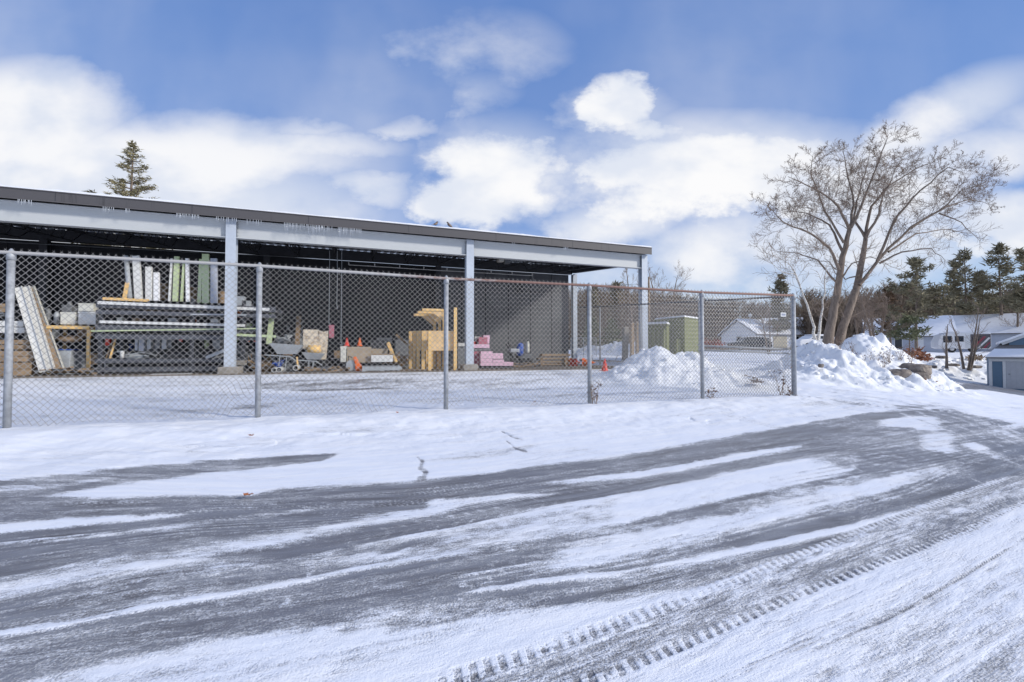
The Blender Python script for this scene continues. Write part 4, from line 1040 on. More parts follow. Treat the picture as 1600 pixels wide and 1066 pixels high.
# pressure washer / compressor
th, w_, d, h = new_at('wheeled_compressor', 'small wheeled machine with a blue tank and black tyres by the back wall', 'machine', 796, 832, 532, 573, 1.6, .6, True)
MB().lathe([(.02,-.2),(.12,-.17),(.13,0),(.12,.17),(.02,.2)], (w_*.05,.3,h*.62), 14).build('tank', M_blue, th, True)
b = MB(); b.lathe([(.10,0),(.13,.03),(.13,h*.38),(.05,h*.45)], (w_*.08,.3,h*.5), 14); b.build('drum', M_blue, th, True)
MB().box(-w_*.42, -.02, .1, .5, h*.58, h*.72).build('engine', M_greym, th, bevel=.03)
b = MB(); b.tube([(-w_*.5,.15,h*.95),(-w_*.35,.15,h*.7),(-w_*.3,.15,h*.35),(w_*.4,.15,h*.3)], .02, 6); b.tube([(-w_*.5,.45,h*.95),(-w_*.35,.45,h*.7),(-w_*.3,.45,h*.35),(w_*.4,.45,h*.3)], .02, 6); b.build('frame', M_black, th, True)
for x, y in ((-w_*.28,.02),(w_*.1,.02),(w_*.36,.02),(w_*.3,.55)):
    MB().lathe([(.08,-.05),(h*.17,-.045),(h*.19,0),(h*.17,.045),(.08,.05)], (x,y,h*.19), 18, 'y').build('wheel', M_black, th, True)
jug('tall white gas cylinder beside the blue-tanked machine', 822, 827, 532, 551, 1.9, M_cream, 'gas_cylinder', 'gas cylinder')
bin_('dark box under the blue tank on the ground', 812, 831, 553, 572, 2.1, M_greyd)
# lumber stack
for k, (x0, x1, yt, yb_) in enumerate(((845,890,553,557),(838,893,559,562),(836,892,564,567),(842,895,568,571))):
    labl = ['top layer','second layer','third layer','bottom layer'][k]
    planks([labl+' of weathered lumber stacked against the back wall, front board'], x0, x1, yt, yb_, 3.2, 1, M_crate, 'lumber_board', 'lumber')
    planks([labl+' of weathered lumber stacked against the back wall, rear board'], x0+4, x1-2, yt-.5, yb_-.5, 3.6, 1, M_crate, 'lumber_board', 'lumber')
for x, lab in ((846,'left'),(884,'right')):
    a = bpos(x, 571, 3.15); th = bthing('stack_bearer', lab+' bearer block under the lumber stack', 'bearer', a.x, 3.1, FLOOR); MB().box(-.06,.06,0,.9,0,.12).build('block', M_oldwood, th); MB().box(-.06,.06,0,.02,.122,.4).build('stop', M_oldwood, th)
# cones outside
for lab, px, py, h_, ly, m_ in (('orange traffic cone lying on its side, leftmost by the shed edge', 887, 572, .56, .4, M_orange), ('red-orange cone lying beside the leftmost cone', 896, 573, .54, 2.4, M_red), ('orange cone lying just left of the fence post', 912, 573, .56, 1.0, M_orange)):
    g = on_ground(px, py); cone(lab, 0, 0, 0, pos=g, m=m_, lying=ly, h=h_)
g = on_ground(945, 580); cone('red traffic cone standing upright on the snow near the fence', 0, 0, 0, pos=g, m=M_red, h=.46)
# leaning concrete posts in the yard behind
def gpost(name, label, cat, px, yb, yt, Y, w_, m, lean=0., dep=.2):
    p = gpt(px, Y); p.z = gz(p.x, p.y)-.1; zt2 = at_depth(px, yt, Y).z
    th = thing(name, label, cat, p, TH); h = zt2-p.z
    MB().hexa([(-w_/2,0,0),(w_/2,0,0),(w_/2,dep,0),(-w_/2,dep,0),(-w_/2+lean,0,h),(w_/2+lean*1.1,0,h*1.03),(w_/2+lean,dep,h*1.03),(-w_/2+lean,dep,h)]).build('shaft', m, th, bevel=.02)
    MB().box(-w_*.6, w_*.6, -.03, dep+.03, 0, .15).build('foot', m, th, bevel=.02)
gpost('concrete_post', 'leaning grey concrete post standing in the snow before the green cabinets', 'post', 978, 561, 512, 23, .26, M_conc, .05)
gpost('timber_bollard', 'tan wooden bollard behind the concrete post, left of two', 'bollard', 989, 540, 506, 27, .2, M_crate)
gpost('timber_bollard', 'tan wooden bollard behind the concrete post, right of two', 'bollard', 997, 540, 503, 28, .17, M_crate)

# small clutter
MC = dict(red=M_red, blue=M_blue, white=M_white, cream=M_cream, grey=M_greym, dark=M_greyd, black=M_black, tan=M_crate, brown=M_oldwood, pine=M_wood, orange=M_orange, green=M_greenp)
clut = [('carton','tan','carton on the shelf behind the first fence post, left',-14,-4,518,527,1.35),('can','blue','can on the shelf behind the first fence post',6,12,519,527,1.35),
 ('box','white','box on the upper shelf behind the first fence post',-10,6,482,491,1.35),('can','red','can on the upper shelf near the leaning channels',14,19,484,491,1.35),
 ('carton','brown','carton behind the leaning channels at floor level',26,44,540,556,2.6),('box','cream','box far behind the leaning channels, high',40,58,470,484,2.8),
 ('box','grey','box on boards deep behind the bench, left',66,84,515,530,2.6),('carton','tan','carton deep behind the bench, right',120,138,515,528,2.4),
 ('case','dark','case stacked on the bench behind the pale boxes',96,112,477,488,1.6),('box','brown','box on the floor between bench leg and rack',140,150,552,570,1.2),
 ('bucket','white','bucket below the rack beside the red bottle',186,193,548,560,.5),('bucket','blue','bucket in the dark behind the rack, left',200,207,536,548,2.0),
 ('box','tan','box in the middle gap of the rack, left',206,220,497,503,.7),('can','dark','can in the middle gap of the rack, centre',238,246,497,503,.7),
 ('box','grey','box in the middle gap of the rack, right of centre',262,276,497,503,.7),('can','green','can in the upper gap of the rack, right',308,314,484,490,.7),
 ('box','dark','box in the upper gap of the rack, left',176,194,484,490,.7),('box','brown','box in the upper gap of the rack, centre',226,244,484,490,.7),
 ('bucket','green','bucket hanging on under the rack near the column',318,326,530,546,1.0),('box','grey','box under the rack near the column',332,344,532,546,1.0),
 ('box','dark','box on the floor under the far right rack end',384,404,552,566,1.6),('carton','orange','carton deep behind the slanting green plank',388,399,526,534,2.2),
 ('box','grey','box behind the slanting green plank',370,384,540,556,2.0),('drum_box','brown','crate behind the scrap heap, left',440,456,540,556,2.6),
 ('can','white','can on the heap left of the wheelbarrow tray',446,452,524,534,2.2),('box','dark','box deep behind the wheelbarrows',452,470,520,534,3.4),
 ('bucket','black','bucket on the dirt between the round tub and the cream crate',517,525,560,571,1.6),('box','brown','box on the dirt left of the cream crate',522,531,548,560,2.2),
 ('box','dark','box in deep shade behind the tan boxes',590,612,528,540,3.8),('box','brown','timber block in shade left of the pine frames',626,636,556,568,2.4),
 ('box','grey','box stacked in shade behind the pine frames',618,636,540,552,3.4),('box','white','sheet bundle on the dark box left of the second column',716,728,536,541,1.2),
 ('can','red','can on the dark shelf board by the second column',739,744,533,538,1.2),('box','white','foam slab leaning over the pink offcuts',742,750,526,530,1.4),
 ('box','black','battery box right of the pink boards',804,812,560,570,1.8),('box','dark','box half hidden behind the wheeled machine',800,812,544,556,3.0)]
for kind, cn, lab, x0, x1, y0, y1, q in clut:
    th, w_, d, h = new_at({'drum_box':'crate'}.get(kind,kind), {'dark':'dark grey'}.get(cn,cn)+' '+lab, {'drum_box':'crate'}.get(kind,kind), x0, x1, y0, y1, q, .3)
    if kind in ('can','bucket'):
        r_ = w_/2; t_ = .85 if kind == 'bucket' else 1.
        MB().lathe([(r_*t_,0),(r_,h*.9)], (0,r_,0), 14).build('body', MC[cn], th, True); MB().lathe([(r_*1.06,h*.9),(r_*1.06,h),(r_*.9,h)], (0,r_,0), 14).build('rim', M_greym, th, True)
    else:
        MB().box(-w_/2,w_/2,0,.3,0,h*.84).build('body', MC[cn], th, bevel=.006); MB().box(-w_/2-.01,w_/2+.01,-.01,.31,h*.84+.002,h).build('lid', MC[cn], th, bevel=.004)
scrap('litter of sticks and bark on the floor in front of the wheelbarrows', 470, 545, 572, 582, .25, M_oldwood, 26, 51)
scrap('tangle of rods and hoses in the dark bay behind the wheelbarrows', 446, 478, 500, 545, 3.0, M_greyd, 22, 52)
scrap('tangle of old lumber in shade between tan boxes and pine frames', 598, 645, 545, 572, 2.8, M_oldwood, 22, 53)
scrap('loose wood scraps under the bench and leaning channels', 48, 150, 574, 584, .2, M_oldwood, 26, 54)
scrap('low jumble of strips behind the rack at shelf height', 160, 340, 528, 560, 2.0, M_greyd, 34, 55)
scrap('bits of brown litter around the wheeled machine and pallet', 800, 845, 566, 576, .8, M_oldwood, 18, 56)
# ------------------------------------------------------------------ trees
def rv(r, s=1.): return Vector((r.uniform(-s,s), r.uniform(-s,s), r.uniform(-s,s)))
def path(r, p, d, L, n, wob=.25, up=.05):
    pts = [p.copy()]; d = d.normalized()
    for i in range(n):
        d = (d + rv(r, wob) + Vector((0,0,up))).normalized(); p = p + d*(L/n); pts.append(p.copy())
    return pts
def spawn(mb, tw, r, pts, r0, r1, lev, L, cnt, spread=1.0, up=.12, lo=.15, n3=3, lenfac=.52, min_r=.010):
    """side branches along a polyline; thick ones go to mb, thin to tw"""
    seg = len(pts)-1
    for k in range(cnt):
        f = lo+(1-lo)*((k+r.random())/cnt); x = f*seg; i = min(int(x), seg-1); p = pts[i].lerp(pts[i+1], x-i)
        ax = (pts[i+1]-pts[i]).normalized(); s = rv(r).normalized(); s = (s-ax*s.dot(ax)).normalized()
        d = (ax*r.uniform(.45,.95)+s*spread*r.uniform(.7,1.15)+Vector((0,0,up))).normalized()
        l = L*r.uniform(.5,1.1)*(1.15-f*.6); rr_ = max(min_r, (r0+(r1-r0)*f)*.30)
        q = path(r, p, d, l, 6 if lev > 1 else (5 if lev == 1 else 3), .22, up*.35)
        tgt = mb if lev >= 2 else tw
        tgt.tube(q, [rr_+(min_r*.6-rr_)*j/(len(q)-1) for j in range(len(q))], 5 if lev >= 2 else 3, cap=False)
        if lev > 0: spawn(mb, tw, r, q, rr_, min_r*.7, lev-1, l*lenfac if lev > 1 else l*.55, {3:9,2:10,1:8}.get(lev,4), spread, up, .2, n3, lenfac, min_r)
def zp(zx, zy, Y, s=2.805, ox=1160, oy=180): return at_depth(ox+zx/s, oy+zy/s, Y)
# big bare tree
YT = 26.
bt = at_depth(1310, 540, YT); base = Vector((bt.x, YT, gz(bt.x, YT)-.2))
tree = thing('bare_tree', 'largest leafless tree, two thick trunks rising behind the snow pile with a wide rounded crown', 'tree', base)
r = random.Random(4); mb = MB(); tw = MB()
def limb(pts, r0, r1, cnt, L, lev=2, dy=0.):
    r0 *= .66; r1 *= .55; n_ = len(pts); P = [zp(x, y, YT+dy*i/(n_-1)*1.0+yy) - base for i, (x, y, yy) in enumerate([(a[0],a[1],a[2] if len(a) > 2 else 0) for a in pts])]
    # subdivide with a little wobble
    Q = []
    for i in range(n_-1):
        for k in range(3):
            Q.append(P[i].lerp(P[i+1], k/3.) + (rv(r, .05) if k else Vector((0,0,0))))
    Q.append(P[-1]); m_ = len(Q)
    mb.tube(Q, [r0+(r1-r0)*(j/(m_-1))**.8 for j in range(m_)], 8 if r0 > .12 else 6, cap=False)
    if cnt: spawn(mb, tw, r, Q, r0*.6, r1*.8, lev, L*1.0, cnt+4, 1.0, .10, .2, min_r=.0075)
limb([(372,1010),(385,930),(412,800),(438,620),(470,500)], .46, .20, 6, 2.2, 1, 0)
limb([(425,1010),(440,930),(500,760),(528,620),(540,535)], .44, .20, 6, 2.2, 1, .6)
limb([(470,500),(420,400),(330,330),(200,270)], .15, .025, 13, 2.5, 2, -2)
limb([(470,500),(488,400),(462,270),(440,150)], .15, .02, 13, 2.3, 2, 1.5)
limb([(475,495),(540,350),(600,200),(640,85)], .14, .02, 14, 2.3, 2, -1)
limb([(425,680),(380,580),(300,520),(180,470),(100,390)], .16, .02, 14, 2.5, 2, -1.5)
limb([(440,600),(380,480),(280,430),(165,420)], .12, .02, 12, 2.2, 2, 2)
limb([(418,740),(330,635),(240,605),(120,590)], .10, .015, 10, 2.0, 1, 1)
limb([(540,540),(490,460),(500,380),(540,250),(560,150)], .13, .02, 12, 2.2, 2, 2.5)
limb([(540,535),(565,400),(640,310),(750,240),(850,200)], .14, .02, 14, 2.4, 2, 1)
limb([(540,540),(600,430),(615,350),(700,190)], .13, .02, 13, 2.2, 2, -2)
limb([(512,745),(600,630),(740,490),(860,420),(960,330),(1080,290)], .16, .02, 17, 2.6, 2, 0)
limb([(740,495),(900,400),(1000,370),(1075,390)], .10, .015, 12, 2.0, 2, 2)
limb([(860,430),(960,470),(1040,550)], .07, .012, 9, 1.7, 1, -1)
limb([(600,650),(700,600),(830,585),(890,640)], .10, .015, 11, 1.9, 1, -2)
limb([(640,600),(760,520),(900,500),(1000,520)], .09, .015, 10, 1.9, 1, 2.5)
limb([(430,720),(480,650),(560,620),(700,680)], .08, .015, 10, 1.8, 1, -2.5)
limb([(590,640),(680,440),(780,330),(900,230),(960,250)], .12, .02, 13, 2.3, 2, -2)
limb([(445,560),(360,420),(300,260),(310,170)], .11, .018, 12, 2.2, 2, 0)
limb([(520,700),(450,720),(380,640),(250,640)], .08, .012, 9, 1.8, 1, 2)
mb.build('trunk', M_bark, tree, True); tw.build('twigs', M_twig, tree)
lf = MB()
for k in range(900):
    v = Vector(tw.v[r.randrange(len(tw.v))]); a = rv(r,.07); b_ = rv(r,.07); lf.tri(v, v+a, v+b_)
lf.build('dead_leaves', M_leaf, tree)
# birch
yb = 22.; b0 = at_depth(1275, 548, yb); base = Vector((b0.x, yb, gz(b0.x, yb)-.2)); bir = thing('birch_tree', 'pale-barked birch forking into two thin stems left of the largest tree', 'tree', base)
r = random.Random(14); mb = MB(); tw = MB()
YT0 = YT; YT = yb
limb([(320,985),(305,900),(270,800),(235,700),(200,650)], .11, .03, 8, 1.6, 1, 0)
limb([(330,985),(345,880),(362,780),(372,650)], .11, .03, 8, 1.5, 1, .4)
limb([(235,700),(180,690),(110,640),(60,560)], .035, .01, 9, 1.4, 1, 0)
limb([(262,780),(200,640),(150,600)], .03, .01, 9, 1.4, 1, 1)
mb.build('stem', M_birch, bir, True); tw.build('twigs', M_twig, bir)
YT = YT0
# generic small bare tree
def bare(label, px, yb_, yt, Y, seed, r0=.12, stems=1, dens=10, lev=2, lean=0., name='bare_tree', zg=None, mt=None, wid=.33):
    p0 = at_depth(px, yb_, Y); top = at_depth(px, yt, Y).z; z0 = p0.z if zg is None else zg
    th = thing(name, label, 'tree', (p0.x, Y, z0-.1)); r = random.Random(seed); mb = MB(); tw = MB(); H_ = top-z0
    for s_ in range(stems):
        d = Vector((lean+(s_-(stems-1)/2)*.28, r.uniform(-.15,.15), 1)); q = path(r, Vector((s_*.1,0,0)), d, H_*(1-.12*s_), 8, .07, .05)
        mb.tube(q, [r0*(1-.9*j/8)+.008 for j in range(9)], 6, cap=False)
        spawn(mb, tw, r, q, r0*.8, .01, lev, H_*wid, dens, .8, .22, .2, lenfac=.5)
    mb.build('trunk', mt or M_bark, th, True); tw.build('twigs', M_twig, th); return th
bare('leafless tree showing behind the right end of the shed, left of the end column', 993, 545, 414, 62, 31, .22, 2, 14)
bare('round-headed leafless tree just right of the shed end column', 1036, 540, 414, 66, 33, .24, 2, 15, wid=.4)
bare('thin leafless sapling standing left of the forked saplings before the motorhome', 1479, 574, 505, 36, 41, .10, 1, 9, 1)
bare('slim leaning sapling in the middle before the motorhome', 1506, 575, 497, 36, 42, .09, 1, 9, 1, -.08)
bare('forked sapling at the right before the motorhome', 1513, 577, 480, 36, 43, .10, 2, 9, 1, .14)
bare('bushy young leafless tree behind the fence in front of the white house', 1200, 552, 470, 40, 44, .06, 2, 8, 2)
bare('small bare tree with reddish twigs between the largest tree and the pines', 1365, 545, 445, 33, 45, .10, 3, 12, 2, wid=.4)
bare('thin-twigged bare tree right of the leaning trunks', 1345, 540, 455, 36, 46, .09, 2, 12, 2, wid=.4)
bare('bare tree with brown twigs at the far right edge', 1588, 545, 440, 50, 47, .14, 1, 12, 2)
# evergreens
def tuft(mb, r, p, s, n=12, droop=0.):
    for k in range(n):
        d = rv(r).normalized(); d.z = abs(d.z)*.7 - droop; d.normalize(); q = p + rv(r, s*.45)
        e = q + d*s*r.uniform(.6,1.1); side = d.cross(rv(r)).normalized()*s*.13
        mb.tri(q-side, q+side, e)
def pine(label, px, yb_, yt, Y, seed, half, m=M_needle, lo=.3, name='pine_tree', levels=13, tf=12, ts=.5, zg=None, gap=.15, shape='pine'):
    p0 = at_depth(px, yb_, Y); top = at_depth(px, yt, Y).z; z0 = p0.z if zg is None else zg; H_ = top-z0; hw = half/F*Y
    th = thing(name, label, 'tree', (p0.x, Y, z0-.1)); r = random.Random(seed); mb = MB(); nb = MB(); br = MB()
    q = path(r, Vector((0,0,0)), Vector((0,0,1)), H_, 8, .02, .05); mb.tube(q, [H_*.016*(1-.92*j/8)+.01 for j in range(9)], 7, cap=False)
    for l in range(levels):
        f = lo+(1-lo)*(l+.5)/levels
        wdt = hw*((1-f)/(1-lo))**(.55 if shape == 'pine' else .9)+.12
        if shape == 'pine': wdt *= r.uniform(.55,1.15)
        for k in range(r.choice((4,5,6))):
            if r.random() < gap: continue
            a = r.uniform(0, 2*pi); z = H_*f + r.uniform(-.4,.4)*H_/levels*.8
            up = r.uniform(.0,.35) if shape == 'pine' else r.uniform(-.25,.25)
            L = wdt*r.uniform(.7,1.05); i = min(int(f*8),7); st = q[i].lerp(q[i+1], f*8-i); st.z = z
            b_ = path(r, st, Vector((cos(a), sin(a), up)), L, 5, .08, .03 if shape == 'pine' else .06)
            br.tube(b_, [.012*H_/8+.012*(1-j/5.) for j in range(6)], 3, cap=False)
            nt_ = max(3, int(L/ts*(1.5 if shape == 'pine' else 1.9)))
            for j in range(nt_):
                g = .25+.75*(j+r.random())/nt_; x = g*5; ii = min(int(x),4); pp = b_[ii].lerp(b_[ii+1], x-ii)
                side = Vector((-sin(a), cos(a), 0))*r.uniform(-1,1)*L*.28*(1.1-g)
                tuft(nb, r, pp+side+Vector((0,0,r.uniform(-.05,.12))), ts*r.uniform(.7,1.2), tf, .0 if shape == 'pine' else .25)
    tuft(nb, r, q[-1], ts, 14)
    mb.build('trunk', M_bark, th, True); br.build('branches', M_bark, th); nb.build('crown', m, th); return th
M_needle2 = mat('dull_needles', (.26,.225,.14), .85, .3, 2, c2=(.15,.135,.08))
pine('broad dark pine behind the small bare trees, right of the largest tree', 1432, 545, 405, 42, 51, 60, M_needle2, .25, levels=15, tf=10, ts=.5, gap=.25)
pine('low spreading snow-flecked pine in front of the long white-roofed house', 1421, 552, 496, 33, 52, 38, M_needle, .35, levels=6, tf=12, ts=.35, gap=.1)
pine('tall ragged pine above the long snowy roof, left of three', 1512, 540, 392, 55, 53, 40, M_needle2, .3, levels=14, tf=11, ts=.6, gap=.3)
pine('slender ragged pine close behind the left ragged pine', 1492, 540, 410, 60, 54, 26, M_needle2, .3, levels=12, tf=10, ts=.6, gap=.3)
pine('tallest ragged pine near the right edge with open green boughs', 1568, 545, 384, 52, 55, 42, M_needle2, .35, levels=13, tf=11, ts=.6, gap=.35)
pine('dark pine cut by the right edge of the view', 1606, 545, 392, 48, 56, 40, M_needle2, .35, levels=13, tf=11, ts=.6, gap=.25)
pine('shorter pine between the two tall ragged ones', 1540, 540, 425, 62, 57, 30, M_needle2, .3, levels=10, tf=10, ts=.6, gap=.3)
pine('round-topped pine above the white house roof behind the corner post', 1217, 540, 431, 62, 58, 24, M_needle2, .2, levels=12, tf=16, ts=.6, gap=.05)
pine('rusty-brown evergreen left of the broad dark pine', 1392, 545, 450, 46, 59, 24, mat('rusty_needles', (.20,.12,.07), .85, .3, 2, c2=(.10,.07,.04)), .2, levels=10, tf=11, ts=.5)
pine('tall conical spruce whose top rises above the shed roof', 195, 560, 222, 36, 60, 112, M_spruce, .16, 'spruce_tree', levels=34, tf=8, ts=.32, gap=.10, shape='spruce')
pine('spruce whose tip barely shows above the roof left of the tall one', 141, 560, 300, 38, 61, 60, M_spruce, .2, 'spruce_tree', levels=24, tf=8, ts=.36, gap=.04, shape='spruce')
pine('olive evergreen in the distant woods seen left of the shed end column', 962, 545, 446, 88, 62, 22, M_needle2, .2, levels=10, tf=12, ts=1., gap=.05)
pine('narrow brown-green evergreen in the distant woods near the shed corner', 929, 548, 448, 86, 63, 14, M_needle2, .2, levels=10, tf=12, ts=.9, gap=.05)
pine('dark evergreen low in the woods behind the back fence', 925, 556, 500, 70, 64, 22, M_needle, .1, levels=7, tf=14, ts=.8, gap=.0)
pine('dark evergreen low in the woods right of the back fence post', 957, 556, 503, 72, 65, 20, M_needle, .1, levels=7, tf=14, ts=.8, gap=.0)

# far woods : leafless trees that read as one mass
def woods():
    r = random.Random(71); mb = MB()
    def one(x, y, z, h):
        top = Vector((x+r.uniform(-.6,.6), y, z+h)); b = Vector((x, y, z))
        def th3(a, b_, w_):
            n = len(mb.v); s_ = Vector((w_,0,0)); t_ = Vector((0,w_,0)); mb.v += [tuple(a-s_), tuple(a+s_), tuple(a+t_), tuple(b_)]
            mb.f += [(n, n+1, n+3), (n+1, n+2, n+3), (n+2, n, n+3)]
        th3(b, top, .16)
        for k in range(16):
            f = r.uniform(.12,.95); p = b.lerp(top, f); a = r.uniform(0, 2*pi); L = h*.30*(1.15-f*.7)
            e = p+Vector((cos(a)*L*.7, sin(a)*L*.7, L*r.uniform(.5,1.))); th3(p, e, .075)
            for j in range(5):
                g = r.uniform(.2,.95); pp = p.lerp(e, g); th3(pp, pp+Vector((r.uniform(-1,1), r.uniform(-1,1), r.uniform(.2,1.2)))*L*.42, .045)
    for k in range(1500):
        px = r.uniform(840, 1750); Y = r.uniform(84, 130)
        ytop = float(np.interp(px, [840,900,960,1000,1040,1100,1180,1260,1320,1400,1600,1750], [450,452,452,455,460,466,474,478,470,470,478,470]))
        p = gpt(px, Y); z = gz(p.x, p.y)+max(0, (Y-86)*.16); h = at_depth(px, ytop, Y).z-z
        one(p.x, Y, z, h*r.uniform(.84,1.06))
    for k in range(800):
        px = r.uniform(1255, 1720); Y = r.uniform(62, 80); p = gpt(px, Y); z = gz(p.x, p.y)
        h = at_depth(px, 455+10*sin(px*.03), Y).z-z; one(p.x, Y, z, h*r.uniform(.75,1.05))
    o = mb.build('distant_woods', mat('woods_brown', (.23,.175,.125), .95, .3, .08, c2=(.14,.11,.085)), None); tag(o, 'brown leafless woods spreading across the far side of the field', 'woods', None, 'stuff')
woods()
# rise of land under and behind the woods
me = MB(); prev = None
for i in range(60):
    x = -60+i*7.; row = []
    for j, (y, h) in enumerate(((84,-.2),(92,.9),(105,3.6),(125,7.),(150,9.5),(200,10.))):
        hh = h + float(vnoise(np.array(i*.4), np.array(j*.7), 5))*1.2
        row.append((x, y + .12*abs(x)*0, gz(x,y)+hh-.6))
    if prev:
        for j in range(5): me.quad(prev[j], row[j], row[j+1], prev[j+1])
    prev = row
o = me.build('hill', mat('hill_ground', (.20,.16,.12), .95, .5, .3, c2=(.13,.105,.085)), None, True); tag(o, kind='structure')

# ------------------------------------------------------------------ snow piles
def pile(name, label, peaks, ext, res=.07, seed=1, rough=.16, m=None, kind=None, chunks=30, cat='snow pile'):
    x0, x1, y0, y1 = ext; nx = int((x1-x0)/res)+1; ny = int((y1-y0)/res)+1
    X, Y = np.meshgrid(np.linspace(x0, x1, nx), np.linspace(y0, y1, ny)); g = ground_z(X, Y); Hh = np.zeros_like(X)
    wx = (fbm(X*.9, Y*.9, 3, seed+50)-.5)*.9; wyy = (fbm(X*.9+9, Y*.9, 3, seed+60)-.5)*.9
    for px, yt, Yp, rx, ry in peaks:
        p = at_depth(px, yt, Yp); a = p.z-gz(p.x, p.y)
        rr_ = np.sqrt(((X+wx*.5-p.x)/rx)**2+((Y+wyy*.5-p.y)/ry)**2)
        Hh = np.maximum(Hh, a*np.exp(-rr_**1.7*1.3)) + .12*a*np.exp(-rr_**2*2.2)*0
    rid = 1-np.abs(fbm(X*1.6, Y*1.6, 4, seed)*2-1)
    k = np.clip(Hh/.35, 0, 1)
    Hh = Hh + k*((fbm(X*2.3, Y*2.3, 5, seed+1)-.5)*rough*2.2 + (rid-.6)*rough*.8 + (fbm(X*7, Y*7, 3, seed+2)-.5)*rough*1.0)
    edge = np.minimum(np.minimum(X-x0, x1-X), np.minimum(Y-y0, y1-Y)); Hh *= sstep(0, .6, edge)
    Z = g + Hh - .05
    verts = np.stack([X, Y, Z], -1).reshape(-1,3); idx = np.arange(nx*ny).reshape(ny, nx)
    F_ = np.stack([idx[:-1,:-1], idx[:-1,1:], idx[1:,1:], idx[1:,:-1]], -1).reshape(-1,4)
    cx, cy = (x0+x1)/2, (y0+y1)/2; cz = gz(cx, cy); keep = (Hh > .02).ravel()[F_].any(1)
    F_ = F_[keep]; used = np.unique(F_); mp = np.full(nx*ny, -1); mp[used] = np.arange(len(used))
    vv = verts[used]-np.array([cx,cy,cz]);
    r = random.Random(seed); fl = mp[F_].tolist(); cand = used[(Hh.ravel()[used] > .15)]; vl = vv.tolist()
    for _ in range(chunks*9):
        if not len(cand): break
        i_ = cand[r.randrange(len(cand))]; p_ = verts[i_]-np.array([cx,cy,cz]); sz = r.uniform(.3,1.)**2*res*1.5; n0 = len(vl)
        for sx in (-1,1):
            for sy in (-1,1):
                for sz_ in (-1,1): vl.append([p_[0]+sx*sz*r.uniform(.5,1), p_[1]+sy*sz*r.uniform(.5,1), p_[2]+sz_*sz*r.uniform(.4,.8)])
        for f_ in ((0,1,3,2),(4,6,7,5),(0,4,5,1),(2,3,7,6),(0,2,6,4),(1,5,7,3)): fl.append([n0+a_ for a_ in f_])
    me = bpy.data.meshes.new(name); me.from_pydata(vl, [], fl)
    me.polygons.foreach_set('use_smooth', [True]*len(me.polygons)); me.materials.append(m or M_snowc)
    o = bpy.data.objects.new(name, me); col.objects.link(o); o.location = (cx, cy, cz); tag(o, label, cat, None, kind)
    def h(x, y):
        i = min(max(int((x-x0)/res),0),nx-1); j = min(max(int((y-y0)/res),0),ny-1); return float(Z[j,i])
    return o, h
o, hp1 = pile('snow_pile', 'ploughed snow pile inside the fence, in front of the shed end column', [(1022,541,14.0,1.3,1.5),(1062,553,13.8,1.1,1.3),(1080,549,13.9,.8,1.2),(1000,563,13.6,1.2,1.3),(1110,572,13.2,1.4,1.3),(1150,586,12.8,1.4,1.1),(1190,598,12.4,1.2,.9),(955,588,13.4,1.1,1.),(1045,575,12.6,1.5,.9),(985,580,13.,1.2,1.),(1100,590,12.3,1.5,.8)], (1.2,9.2,10.4,17.2), .05, 5, .15, chunks=5)
o, hp2 = pile('snow_pile', 'large lumpy snow pile beside the driveway in front of the largest tree', [(1285,531,17,1.4,1.9),(1340,518,18.,1.5,2.0),(1368,527,18,1.2,1.8),(1398,545,18,1.4,1.7),(1262,548,17,1.4,1.5),(1318,550,16,1.8,1.3),(1370,565,16,1.8,1.2),(1420,580,15.6,1.2,1.0),(1300,575,15,2.2,1.0)], (8.2,19,13.4,22.5), .065, 9, .22)
o, hp3 = pile('snow_bank', 'rubbly snow bank across the road below the motorhome', [(1450,553,39,2.6,2.2),(1480,558,40,2.6,2.),(1520,563,41,3.,2.),(1420,556,39,3,2.2),(1560,562,43,4.,2.),(1470,572,37.5,4.,1.3),(1530,577,37.5,4,1.2),(1600,570,46,5,3)], (26,62,34.5,52), .16, 13, .22, cat='snow bank')
o, hp4 = pile('snow_bank', 'distant snow heap left of the concrete post behind the back fence', [(940,541,32,2.4,1.6),(965,536,32,2.,1.6),(1000,532,31,1.6,1.4),(915,548,33,2.,1.4)], (3,12.5,28.5,36), .14, 17, .2, cat='snow bank')
# debris and weeds
def weed(label, px, Y, zt_, seed, stems=5, spread=.25, h=None, name='dead_weed', heads=True, mt=None, zb=None, cat='weed'):
    p = gpt(px, Y); z0 = gz(p.x, p.y) if zb is None else zb; H_ = h or (at_depth(px, zt_, Y).z-z0)
    th = thing(name, label, cat, (p.x, Y, z0-.03)); r = random.Random(seed); m1 = MB(); m2 = MB()
    for k in range(stems):
        q = path(r, Vector((r.uniform(-.05,.05), r.uniform(-.05,.05), 0)), Vector((r.uniform(-spread,spread), r.uniform(-spread,spread), 1)), H_*r.uniform(.55,1.), 5, .12, .0)
        m1.tube(q, [.007*(1-.7*j/5) for j in range(6)], 3, cap=False)
        for j in range(2, 6):
            e = q[j]+rv(r,.09); m1.tube([q[j], e], [.004,.002], 3, cap=False)
            if heads:
                for s_ in range(2): a = e+rv(r,.02); m2.tri(a, a+rv(r,.045), a+rv(r,.045))
    m1.build('stems', mt or M_twig, th)
    if heads: m2.build('seed_heads', M_leaf, th)
    return th
weed('dead weed clump at the foot of the fence post left of the snow pile', 929, 8.9, 590, 3, 7, .22)
weed('dead weed with drooping brown head beside the post right of the snow pile', 1111, 9.95, 604, 4, 4, .3)
weed('tall dead weed stems against the last fence bay', 1218, 10.6, 560, 5, 5, .18)
weed('low dead weed at the foot of the fence corner post', 1232, 10.6, 600, 6, 4, .5)
weed('twiggy dead shrub leaning in front of the bright green cabinet side', 1092, 15.5, 522, 7, 6, .4, heads=False, zb=.9)
